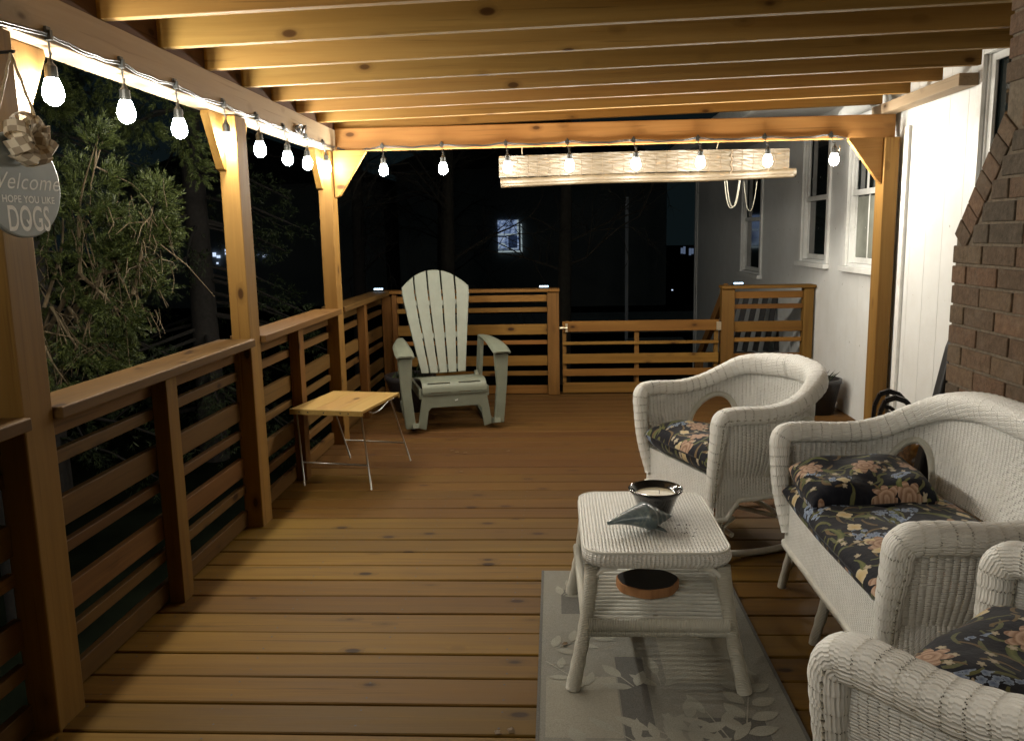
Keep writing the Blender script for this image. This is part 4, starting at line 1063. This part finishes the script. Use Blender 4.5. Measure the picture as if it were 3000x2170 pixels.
# local frame: disc plane faces +X, turned a little to the viewer
t.rotation_euler = (0, 0, radians(-9))
RS = .130
m = MB(); m.lathe([(.0005, -.006), (RS, -.006), (RS, .004), (RS-.004, .006), (.0005, .006)], 64, M=Matrix.Rotation(pi/2, 4, 'Y')); m.build('board', SIGN, t)
def txt(s, size, y_, z_, sx=1, shear=0, ext=.00015, off=0):
    cu = bpy.data.curves.new('lettering', 'FONT'); cu.body = s; cu.size = size; cu.align_x = 'CENTER'; cu.extrude = ext; cu.shear = shear; cu.offset = off; cu.space_character = 1.05
    tmp = bpy.data.objects.new('lettering_curve', cu); C.objects.link(tmp); bpy.context.view_layer.update()
    me = bpy.data.meshes.new_from_object(tmp.evaluated_get(bpy.context.evaluated_depsgraph_get())); bpy.data.objects.remove(tmp)
    o = bpy.data.objects.new('lettering', me); C.objects.link(o); o.parent = t; me.materials.clear(); me.materials.append(LETT)
    o.rotation_euler = (pi/2, 0, pi/2); o.location = (.0064, y_, z_); o.scale = (sx, 1, 1); return o
txt('Welcome', .058, .004, -.010, 1.0, .35, off=-.0002)
txt('HOPE YOU LIKE', .0245, .016, -.043, .95, off=.0004)
txt('DOGS', .088, .010, -.112, .56, off=.0012)
m = MB(); m.prism([(.0075, .0045+.0, -.090), (.0075, .0085, -.084), (.0075, .012, -.087), (.0075, .0045, -.098), (.0075, -.003, -.087), (.0075, .0005, -.084)], (.001, 0, 0)); m.build('heart', LETT, t)
m = MB()
for s_ in (1, -1):
    pts = [Vector((.014, s_*.0, .315)).lerp(Vector((.013, s_*.085, .105)), k/14) for k in range(15)]
    pts = [p+Vector((.0, .0015*sin(i*1.9), 0)) for i, p in enumerate(pts)]
    m.tube(pts, [.0035+.0006*sin(i*2.4) for i in range(15)], 7)
m.build('hanging_rope', ROPE, t, smooth=True)
m = MB(); m.tube([(-.04, 0, .318), (.025, 0, .318)], .004, 6); m.build('nail', BLACK_MT, t)
def bow_mat():
    m_, t_, b = nt('checked_burlap_ribbon'); uv = N(t_, 'ShaderNodeUVMap'); ck = N(t_, 'ShaderNodeTexChecker'); ck.inputs['Scale'].default_value = 55
    ck.inputs[1].default_value = (.66, .58, .44, 1); ck.inputs[2].default_value = (.13, .085, .05, 1); t_.links.new(uv.outputs[0], ck.inputs[0])
    t_.links.new(mix(t_, .45, ck.outputs[0], (.55, .46, .33)), b.inputs['Base Color']); b.inputs['Roughness'].default_value = .9; return m_
m = MB(); bc = Vector((.030, .0, .108))
for k, (a, L_, wd) in enumerate(((.35, .060, .034), (1.1, .062, .030), (1.9, .066, .032), (2.7, .062, .034), (3.5, .060, .034), (4.2, .058, .036), (5.0, .064, .032), (5.75, .066, .036), (.0, .04, .03), (3.1, .04, .03))):
    d = Vector((.0, cos(a), sin(a))); sd = Vector((.35, -sin(a), cos(a))).normalized(); P = []; UV = []
    for i in range(11):
        u = i/10; r_ = L_*sin(pi*u*.98)**.8 if i not in (0,) else 0; lift = .030*sin(2*pi*u)*1.0 + .006
        c_ = bc + d*L_*sin(pi*u*.95) + Vector((lift+.002*k % .01, 0, 0)) + sd*.006*sin(5*u+k)
        P.append([c_-sd*wd*.5*(1+.1*sin(7*u+k)), c_, c_+sd*wd*.5]); UV.append([(u*.13, 0), (u*.13, wd/2), (u*.13, wd)])
    m.grid(P, UV)
m.build('ribbon_bow', bow_mat(), t, solid=.0015)

# ------------------------------------------------------------------ dark things by the wall
t = thing('planter_pot', 'black planter pot with a spiky plant beside the grey wall at the far right', 'plant pot', (1.93, 6.05, 0))
m = MB(); m.lathe([(.0005, 0), (.10, 0), (.145, .23), (.155, .235), (.155, .26), (.135, .26), (.125, .22), (.0005, .21)], 28); m.build('pot', CERAM, t, smooth=True)
m = MB()
for k in range(26):
    a = random.uniform(0, 6.28); L_ = random.uniform(.10, .19); el = random.uniform(.5, 1.3); base = Vector((random.uniform(-.07, .07), random.uniform(-.07, .07), .22)); d = Vector((cos(a)*cos(el), sin(a)*cos(el), sin(el)))
    sd = d.cross(Vector((0, 0, 1))).normalized()*.006
    m.add([base-sd, base+sd, base+d*L_*.6+sd*.8, base+d*L_-Vector((0, 0, .015)), base+d*L_*.6-sd*.8], [(0, 1, 2, 3, 4)])
m.build('leaves', LEAF2, t)
t = thing('plant_pot', 'dark round pot in the far left corner behind the sage chair', 'plant pot', (-1.13, 6.28, 0))
m = MB(); m.lathe([(.0005, 0), (.12, 0), (.19, .24), (.20, .25), (.20, .28), (.175, .28), (.165, .24), (.0005, .23)], 28); m.build('pot', CERAM, t, smooth=True)
m = MB()
for k in range(60):
    a = random.uniform(0, 6.28); L_ = random.uniform(.06, .14); el = random.uniform(.2, 1.2); base = Vector((random.gauss(0, .07), random.gauss(0, .07), .24)); d = Vector((cos(a)*cos(el), sin(a)*cos(el), sin(el))); sd = d.cross(Vector((0, 0, 1))).normalized()*.011
    m.add([base, base+d*L_*.5+sd, base+d*L_, base+d*L_*.5-sd], [(0, 1, 2, 3)])
m.build('leaves', LEAF2, t)
t = thing('black_armchair', 'black chair with looped flat arms standing between loveseat and white wall', 'chair', (1.80, 4.35, 0), radians(-12)); t.scale = (.66, .5, .90)
def band(mb, pts, wd, th=.006):
    for a, c in zip(pts[:-1], pts[1:]): mb.bar(a, c, th, wd, (0, 1, 0))
for s_ in (0, 1):
    m = MB(); y_ = -.02+.36*s_
    band(m, [(x, y_, z) for x, z in ((-.145, .0), (-.150, .25), (-.135, .42), (-.10, .488), (-.03, .508), (.05, .488), (.12, .43), (.150, .35), (.155, .0))], .045, .030)
    m.build('arm_loop', BLACK_MT, t)
    m = MB(); band(m, [(x, y_+.0, z) for x, z in ((-.08, .42), (-.01, .405), (.06, .36), (.10, .29))], .035, .024); m.build('inner_loop', BLACK_MT, t)
m = MB(); m.box(-.13, .14, -.01, .36, .26, .285); m.build('seat', BLACK_MT, t, bevel=.004)
t = thing('folded_camp_chair', 'folded black fabric chair leaning beside the chimney foot', 'folded chair', (1.60, 3.38, 0))
m = MB(); m.prism([(-.200, .0, 0), (.06, 0, 0), (.055, 0, .86), (-.015, 0, .92), (-.035, 0, .86)], (0, -.06, 0)); m.build('canvas', BLACK_PL, t, bevel=.01)
t = thing('glazed_floor_pot', 'brown glazed ceramic pot standing behind the loveseat, seen through its arm opening', 'pot', (1.61, 3.62, 0))
def pot_mat():
    m_, t_, b = nt('amber_brown_glaze'); tc = N(t_, 'ShaderNodeTexCoord'); n = noise(t_, tc.outputs['Object'], 9, 5, .6, 1.5)
    t_.links.new(ramp(t_, n, [(.35, (.02, .012, .008)), (.5, (.10, .045, .015)), (.62, (.42, .20, .05)), (.75, (.5, .3, .12))]), b.inputs['Base Color']); b.inputs['Roughness'].default_value = .12; b.inputs['Coat Weight'].default_value = .6; return m_
m = MB(); m.lathe([(.0005, 0), (.10, 0), (.14, .15), (.145, .30), (.12, .40), (.10, .42), (.11, .445), (.10, .445), (.085, .42), (.0005, .40)], 32); m.build('body', pot_mat(), t, smooth=True)
# dark lounge chair seen through the right far railing
t = thing('lounge_chair', 'dark slatted lounge chair on the ground beyond the right far railing', 'lounge chair', (1.85, 7.9, -.75))
P0 = Vector(t.location); m = MB()
for k in range(6): m.bar((-.25+.1*k, 0, .95), (.06+.1*k*.9-.16, .1, 1.50), .05, .02, (0, 1, 0))
m.build('backrest', BLACK_PL, t)
m = MB(); m.box(-.36, .12, -.1, .35, .86, .90); m.build('seat', BLACK_PL, t, bevel=.01)
for x, y_ in ((-.33, -.07), (.08, -.07), (-.33, .3), (.08, .3)): MB().box(x, x+.04, y_, y_+.04, 0, .86).build('leg', BLACK_PL, t)

# leaf litter on the deck
LITTER = leaf_mat('dry_leaf_bits', (.10, .065, .035), (.20, .14, .08))
for k, (x, y_) in enumerate(((-.62, 4.98), (-.57, 4.96), (-.66, 5.02), (-.30, 5.0), (-.55, 4.55), (.02, 2.52), (-.17, 2.05), (-.13, 2.06))):
    m = MB(); pts = []
    n = 7; ph = random.uniform(0, 6)
    for q in range(n): a = 2*pi*q/n; r_ = random.uniform(.006, .017); pts.append(Vector((r_*cos(a+ph), r_*.7*sin(a+ph), random.uniform(.003, .008))))
    m.add(pts, [tuple(range(n))]); o = m.build('dry_leaf', LITTER, solid=.001); o.location = (x, y_, .013 if x > -.05 else .001); tag(o, 'small crumpled dry leaf ' + ['in front of the sage chair, middle one of three', 'in front of the sage chair, right one of three', 'in front of the sage chair, left one of three', 'on the open deck right of the sage chair', 'alone on the deck between folding table and rocking chair', 'on the rug beside the left table leg', 'on the deck left of the rug, lower left one', 'on the deck touching the rug edge at the bottom'][k], 'leaf', 'dry leaves on the floor')

# ------------------------------------------------------------------ foliage
def sprays(starts, dirs, leafsize, n_leaf, spread, seed):
    """numpy: little narrow leaf quads along each twig"""
    r_ = np.random.default_rng(seed); V = []; K = len(starts)
    s = np.repeat(starts, n_leaf, 0); d = np.repeat(dirs, n_leaf, 0); L = np.linalg.norm(d, axis=1, keepdims=True); dn = d/L
    u = r_.uniform(.05, 1, (len(s), 1)); base = s+d*u
    rnd = r_.normal(0, 1, s.shape); rnd -= dn*(rnd*dn).sum(1, keepdims=True); rnd /= np.linalg.norm(rnd, axis=1, keepdims=True)
    ld = dn*.75+rnd*spread; ld /= np.linalg.norm(ld, axis=1, keepdims=True)
    ln = leafsize*r_.uniform(.6, 1.4, (len(s), 1))*(1.15-.6*u); sd = np.cross(ld, r_.normal(0, 1, s.shape)); sd /= np.linalg.norm(sd, axis=1, keepdims=True)
    wd = ln*.085
    a = base; b_ = base+ld*ln*.5+sd*wd; c = base+ld*ln; e = base+ld*ln*.5-sd*wd
    return np.stack([a, b_, c, e], 1).reshape(-1, 3)
def mesh_quads(name, V, mat, parent):
    me = bpy.data.meshes.new(name); n = len(V)//4; me.vertices.add(len(V)); me.vertices.foreach_set('co', V.astype(np.float32).ravel())
    me.loops.add(len(V)); me.loops.foreach_set('vertex_index', np.arange(len(V), dtype=np.int32)); me.polygons.add(n)
    me.polygons.foreach_set('loop_start', np.arange(0, len(V), 4, dtype=np.int32)); me.polygons.foreach_set('loop_total', np.full(n, 4, dtype=np.int32))
    me.update(calc_edges=True); me.materials.append(mat); o = bpy.data.objects.new(name, me); C.objects.link(o); o.parent = parent
    o.matrix_parent_inverse = Matrix.Translation(-Vector(parent.location)); return o
def plume(tip, base, rad, n, r_):
    """twigs of a pointed shoot; returns starts, dirs"""
    tip, base = np.array(tip), np.array(base); ax = tip-base; L = np.linalg.norm(ax); ax = ax/L
    u = r_.uniform(0, 1, n)**.85; ang = r_.uniform(0, 2*pi, n); ref = np.array([0, 0, 1.]) if abs(ax[2]) < .9 else np.array([1., 0, 0]); e1 = np.cross(ax, ref); e1 /= np.linalg.norm(e1); e2 = np.cross(ax, e1)
    rr = rad*(1-u)**.7*(.6+.4*np.sin(ang*3+u*11)**2); cr = r_.uniform(.2, 1, n)**.6
    pos = base+ax*(u*L)[:, None]+(e1*np.cos(ang)[:, None]+e2*np.sin(ang)[:, None])*(rr*cr)[:, None]
    out = (e1*np.cos(ang)[:, None]+e2*np.sin(ang)[:, None])*.75+ax*.75+r_.normal(0, .28, (n, 3)); out[:, 2] += .0
    out /= np.linalg.norm(out, axis=1, keepdims=True)
    return pos, out*(r_.uniform(.05, .13, (n, 1)))
t = thing('cedar_tree', 'green feathery cedar lit by the bulbs beyond the left railing', 'tree', (-2.9, 4.1, -.75)); TL = Vector(t.location)
r_ = np.random.default_rng(11); S, Dn = [], []; tw = MB()
def px(x, y_, Y): p = atY(x, y_, Y); return (p.x, p.y, p.z)
PL = [((291, 385, 3.7), (235, 800, 3.9), .30, 620), ((463, 545, 3.9), (390, 860, 4.0), .20, 420), ((495, 660, 4.0), (330, 760, 4.0), .12, 240), ((475, 750, 4.0), (300, 800, 4.0), .13, 240),
      ((400, 960, 3.9), (230, 800, 3.9), .15, 220), ((375, 1070, 3.9), (200, 900, 3.9), .16, 200), ((300, 1100, 3.8), (150, 900, 3.8), .18, 200), ((170, 500, 3.8), (130, 900, 3.9), .30, 380),
      ((210, 1140, 3.7), (100, 950, 3.7), .18, 150), ((60, 620, 3.8), (60, 1000, 3.9), .28, 260), ((180, 330, 5.0), (60, 120, 5.1), .30, 300), ((330, 400, 5.1), (200, 150, 5.2), .30, 300), ((470, 440, 5.2), (330, 200, 5.2), .26, 260), ((590, 520, 5.4), (470, 260, 5.4), .22, 200), ((420, 640, 4.3), (300, 900, 4.3), .20, 260), ((350, 560, 4.0), (290, 840, 4.0), .20, 300)]
for (a, b_, rad, n) in PL:
    A, B_ = px(*a), px(*b_); s_, d_ = plume(A, B_, rad, int(n*.62), r_); S.append(s_); Dn.append(d_)
    if a[2] < 4.9: tw.tube(catmull([B_, tuple((np.array(A)+np.array(B_))/2+r_.normal(0, .02, 3)), A], 5), [.011, .010, .009, .008, .007, .006, .005, .004, .003, .002, .001], 6)
    for k in range(10 if a[2] < 4.9 else 0):
        u = r_.uniform(.0, .8); p = np.array(B_)*(1-u)+np.array(A)*u; d = r_.normal(0, 1, 3)*.10; d[2] -= .09; tw.tube([tuple(p), tuple(p+d*.6), tuple(p+d+np.array([0, 0, -.05]))], [.004, .0028, .001], 5)
# drooping bare twigs, and branches from the trunk
for k in range(70):
    p = np.array(px(r_.uniform(110, 500), r_.uniform(520, 960), r_.uniform(3.62, 3.95))); d = np.array([r_.normal(.015, .02), r_.normal(0, .03), -r_.uniform(.05, .13)])
    tw.tube([tuple(p), tuple(p+d*.5+r_.normal(0, .01, 3)), tuple(p+d)], [.0022, .0016, .0008], 5)
for (a, b_, _, _) in PL:
    if a[2] > 4.9: continue
    B_ = px(*b_); tw.tube(catmull([(-2.9, 4.1, max(-.2, B_[2]-.6)), ((-2.9+B_[0])/2, (4.1+B_[1])/2, B_[2]-.35), B_], 6), [.015-.0006*k for k in range(13)], 6)
S = np.concatenate(S); Dn = np.concatenate(Dn); q_ = np.sin(S[:, 0]*23+S[:, 2]*9)+np.sin(S[:, 1]*19-S[:, 2]*17)+np.sin(S[:, 2]*29+S[:, 0]*13); k_ = q_ > -.25
V = sprays(S[k_], Dn[k_], .030, 44, .50, 5)
mesh_quads('foliage', V, LEAF, t)
P_(tw, 'branches', TWIG, t, smooth=True)
P_(MB().tube([(-2.9, 4.1, -.78), (-2.92, 4.1, .5), (-2.88, 4.12, 1.6), (-2.85, 4.1, 2.6)], [.10, .08, .06, .03], 10), 'trunk', BARK, t, smooth=True)
# drooping evergreen boughs higher and further back
def evergreen(x, y_, h, rad, label, n, mat, seed, leaf=.05):
    t = thing('evergreen_tree', label, 'tree', (x, y_, -.75), group='dark evergreens beyond the left railing'); r_ = np.random.default_rng(seed); S, Dn = [], []
    tw = MB()
    for k in range(n):
        u = r_.uniform(.08, 1); z = -.75+h*u; R_ = rad*(1-u)**.8*r_.uniform(.7, 1.1)+.1; a = r_.uniform(0, 2*pi); tip = np.array([x+R_*cos(a), y_+R_*sin(a), z-.25*R_]); b_ = np.array([x, y_, z+.1])
        s_, d_ = plume(tip, b_*.5+tip*.5, .22, 34, r_); d_[:, 2] -= .03; S.append(s_); Dn.append(d_); tw.tube([tuple(b_), tuple((b_+tip)/2+np.array([0, 0, .06])), tuple(tip)], [.02, .012, .004], 5)
    V = sprays(np.concatenate(S), np.concatenate(Dn), leaf, 12, .8, seed+1); mesh_quads('foliage', V, mat, t); P_(tw, 'branches', BARK, t); P_(MB().tube([(x, y_, -.8), (x, y_, h*.5), (x, y_, h-.8)], [.14, .09, .02], 10), 'trunk', BARK, t, smooth=True)
evergreen(-4.1, 6.3, 5.0, 1.5, 'tall dark evergreen behind the lit cedar, nearest the left edge', 90, LEAF2, 21)
evergreen(-3.3, 7.6, 5.2, 1.4, 'tall dark evergreen seen between middle post and corner post', 80, LEAF2, 22)
evergreen(-5.6, 8.6, 6.0, 1.9, 'tall dark evergreen farther back on the left', 80, LEAF2, 23, .07)
# bare trees
def bare(x, y_, h, label, seed, mat=BARK2, spread=1.0):
    t = thing('bare_tree', label, 'tree', (x, y_, -.75), group='bare trees in the dark yard'); r_ = np.random.default_rng(seed); tr = MB(); tr.tube([(x, y_, -.8), (x+.05, y_, h*.3), (x+.1, y_, h*.7), (x+.15, y_, h)], [.11, .09, .06, .015], 9); P_(tr, 'trunk', mat, t, smooth=True)
    cr = MB()
    def grow(p, d, L, r, lev):
        pts = [p]; q = p
        for k in range(4): d2 = d+r_.normal(0, .16, 3); d2 /= np.linalg.norm(d2); q = q+d2*L/4; d = d2; pts.append(q)
        cr.tube([tuple(a) for a in pts], [r*(1-.18*k) for k in range(5)], 5)
        if lev < 3:
            for k in range(4):
                b_ = pts[r_.integers(1, 5)]; nd = d+r_.normal(0, .6, 3)*spread; nd /= np.linalg.norm(nd); grow(b_, nd, L*.6, r*.5, lev+1)
    for k in range(11):
        z = h*r_.uniform(.15, .95); a = r_.uniform(0, 2*pi); grow(np.array([x+.08, y_, z-.3]), np.array([cos(a), sin(a), .45]), 1.3, .022, 0)
    P_(cr, 'crown', mat, t)
bare(-1.4, 10.5, 3.9, 'bare branching tree behind the sage chair, in front of the dark yard', 31)
bare(.1, 11.5, 4.0, 'bare tree with thin pale branches in the middle, behind the gate post', 32)
bare(-3.0, 12.5, 5.0, 'bare tree in the dark left of the corner post', 33, BARK)
bare(-2.7, 19.5, 4.5, 'bare tree in front of the neighbour window', 34, BARK)

# ------------------------------------------------------------------ neighbours' houses
HWALL = plain('dark_neighbour_siding', (.16, .18, .18), .9, nz=.2)
HROOF = plain('dark_shingle', (.02, .02, .022), .9)
def nwin_mat():
    m_, t_, b = nt('lit_neighbour_window'); tc = N(t_, 'ShaderNodeTexCoord'); n = noise(t_, tc.outputs['Object'], 7, 5, .7, .5)
    c = ramp(t_, n, [(.35, (.03, .05, .12)), (.5, (.22, .32, .55)), (.65, (.50, .62, .85))]); b.inputs['Base Color'].default_value = (0, 0, 0, 1)
    t_.links.new(c, b.inputs['Emission Color']); b.inputs['Emission Strength'].default_value = .55; return m_
NW = nwin_mat(); LITW = emit('bright_far_window', (.62, .75, 1.0), 1.1); LITD = emit('dim_far_window', (.30, .40, .62), .25); TRIML = emit('lit_window_trim', (.55, .68, .72), .42)
def house(x0, x1, y0, y1, h, label, roof=1.6):
    t = thing('neighbour_house', label, 'house', ((x0+x1)/2, (y0+y1)/2, -.75))
    P_(MB().box(x0, x1, y0, y1, -.8, h), 'wall', HWALL, t); xm = (x0+x1)/2
    m = MB(); m.prism([(x0-.4, y0-.4, h+.001), (x1+.4, y0-.4, h+.001), (xm, y0-.4, h+roof)], (0, y1-y0+.8, 0)); P_(m, 'roof', HROOF, t); return t
def win(t, x, y_, pw, ph_, Y, mat, frame=False):
    a = px(x, y_, Y); sc_ = Y/F_PX; wd, hh = pw*sc_, ph_*sc_
    f = MB().box(a[0]-wd/2, a[0]+wd/2, Y-.02, Y+.02, a[2]-hh/2, a[2]+hh/2); return P_(f, 'window', mat, t)
YH = 24.0
h1 = house(-4.5, 3.2, YH+.05, YH+8, 3.2, 'dark neighbour house straight ahead with one large lit window')
a = px(1494, 692, YH-.02); s_ = YH/F_PX; W_, H_ = 70*s_, 92*s_
o = P_(MB().box(a[0]-W_/2, a[0]+W_*.36, YH, YH+.03, a[2]-H_/2+.07, a[2]+H_/2), 'window', NW, h1)
m = MB(); m.box(a[0]-W_/2, a[0]+W_/2, YH-.03, YH-.002, a[2]-H_/2, a[2]-H_/2+.045); m.box(a[0]+W_/2-.04, a[0]+W_/2, YH-.03, YH-.002, a[2]-H_/2+.05, a[2]+H_/2-.12)
m.box(a[0]+W_*.30, a[0]+W_*.36, YH-.03, YH-.002, a[2]-.0, a[2]+H_/2); m.box(a[0]-W_/2, a[0]+W_*.30, YH-.025, YH-.002, a[2]+.03, a[2]+.07); m.box(a[0]-W_/2, a[0]+W_*.30, YH-.025, YH-.002, a[2]-H_/2+.09, a[2]-H_/2+.11)
m.build('frame', TRIML, o)
m = MB(); m.box(a[0]-.05, a[0]+W_*.30, YH-.02, YH-.003, a[2]-H_/2+.12, a[2]+.02); m.build('curtain', emit('dim_blue_curtain', (.02, .035, .08), .5), o)
m = MB(); m.tube([(a[0]-W_*.32+.11*cos(q), YH-.03, a[2]-H_*.36+.12*sin(q)) for q in np.linspace(0, pi, 12)], .018, 6); m.build('arched_chairback', TRIML, o)
h2 = house(-13.5, -5.2, 25.5, 33, 3.0, 'dark neighbour house on the left with several small lit windows')
for (x, y_, pw, ph_, mt) in ((583, 751, 20, 16, LITW), (628, 746, 9, 12, LITW), (640, 752, 10, 8, LITW), (637, 771, 5, 5, LITW), (663, 738, 7, 16, LITW), (668, 752, 8, 7, LITW), (775, 750, 8, 8, LITW), (755, 747, 8, 4, LITD)): win(h2, x, y_, pw, ph_, 25.45, mt)
for k, (x, y_, pw, ph_, mt, lab) in enumerate(((529, 822, 7, 4, LITW, 'small lit far lamp left of the middle post, upper one'), (585, 937, 8, 9, LITW, 'bright double far lamp low in the yard left of the middle post'), (500, 845, 12, 26, LITD, 'dim bluish far panel beside the cedar'), (512, 910, 3, 12, LITD, 'thin faint far light low beside the cedar'),
      (1022, 745, 10, 44, LITW, 'tall broken strip of far light just right of the corner post'), (1012, 690, 12, 4, LITW, 'tiny far light above the strip right of the corner post'), (1064, 552, 14, 9, LITW, 'small far light between the corner brace and first bulb'), (1232, 477, 22, 12, LITW, 'small bright far light between the first two bulbs of the cross string'),
      (2002, 735, 14, 26, LITD, 'dim far light left of the house corner, pair left'), (2026, 735, 14, 26, LITD, 'dim far light left of the house corner, pair right'), (1970, 849, 5, 4, LITW, 'tiny white far light above the right part of the gate'))):
    Yl = 26.+.3*k; a = px(x, y_, Yl); sc_ = Yl/F_PX; tt = thing('far_lamp', lab, 'lamp', (a[0], Yl, a[2]))
    m = MB(); w2, h2_ = pw*sc_/2, ph_*sc_/2
    nn = 4 if ph_ > 30 else (2 if pw > 9 else 1)
    for q in range(nn):
        if ph_ > 30: m.box(-w2*random.uniform(.3, 1), w2*random.uniform(.3, 1), -.03, .03, -h2_+2*h2_*q/nn, -h2_+2*h2_*(q+.7)/nn)
        else: m.box(-w2+2*w2*q/nn, -w2+2*w2*(q+.8)/nn, -.03, .03, -h2_*random.uniform(.4, 1), h2_*random.uniform(.4, 1))
    m.build('lit_face', mt, tt)
    MB().box(-w2*1.1, w2*1.1, .032, .06, -h2_*1.1, h2_*1.1).build('housing', HROOF, tt)
# porch post of another house on the right
t = thing('porch_post', 'faint white porch post standing far beyond the gate', 'post', (1.9, 16, -.75)); a = px(1836, 700, 16.0)
P_(MB().box(a[0]-.03, a[0]+.03, 15.97, 16.03, -.75, 2.0), 'shaft', plain('faint_grey_post', (.35, .38, .42), .8), t)
tag(MB().box(a[0], a[0]+1.1, 15.6, 16.2, -.742, -.70).build('porch_slab', PAVE), 'pale low slab at the foot of the faint porch post', 'slab')
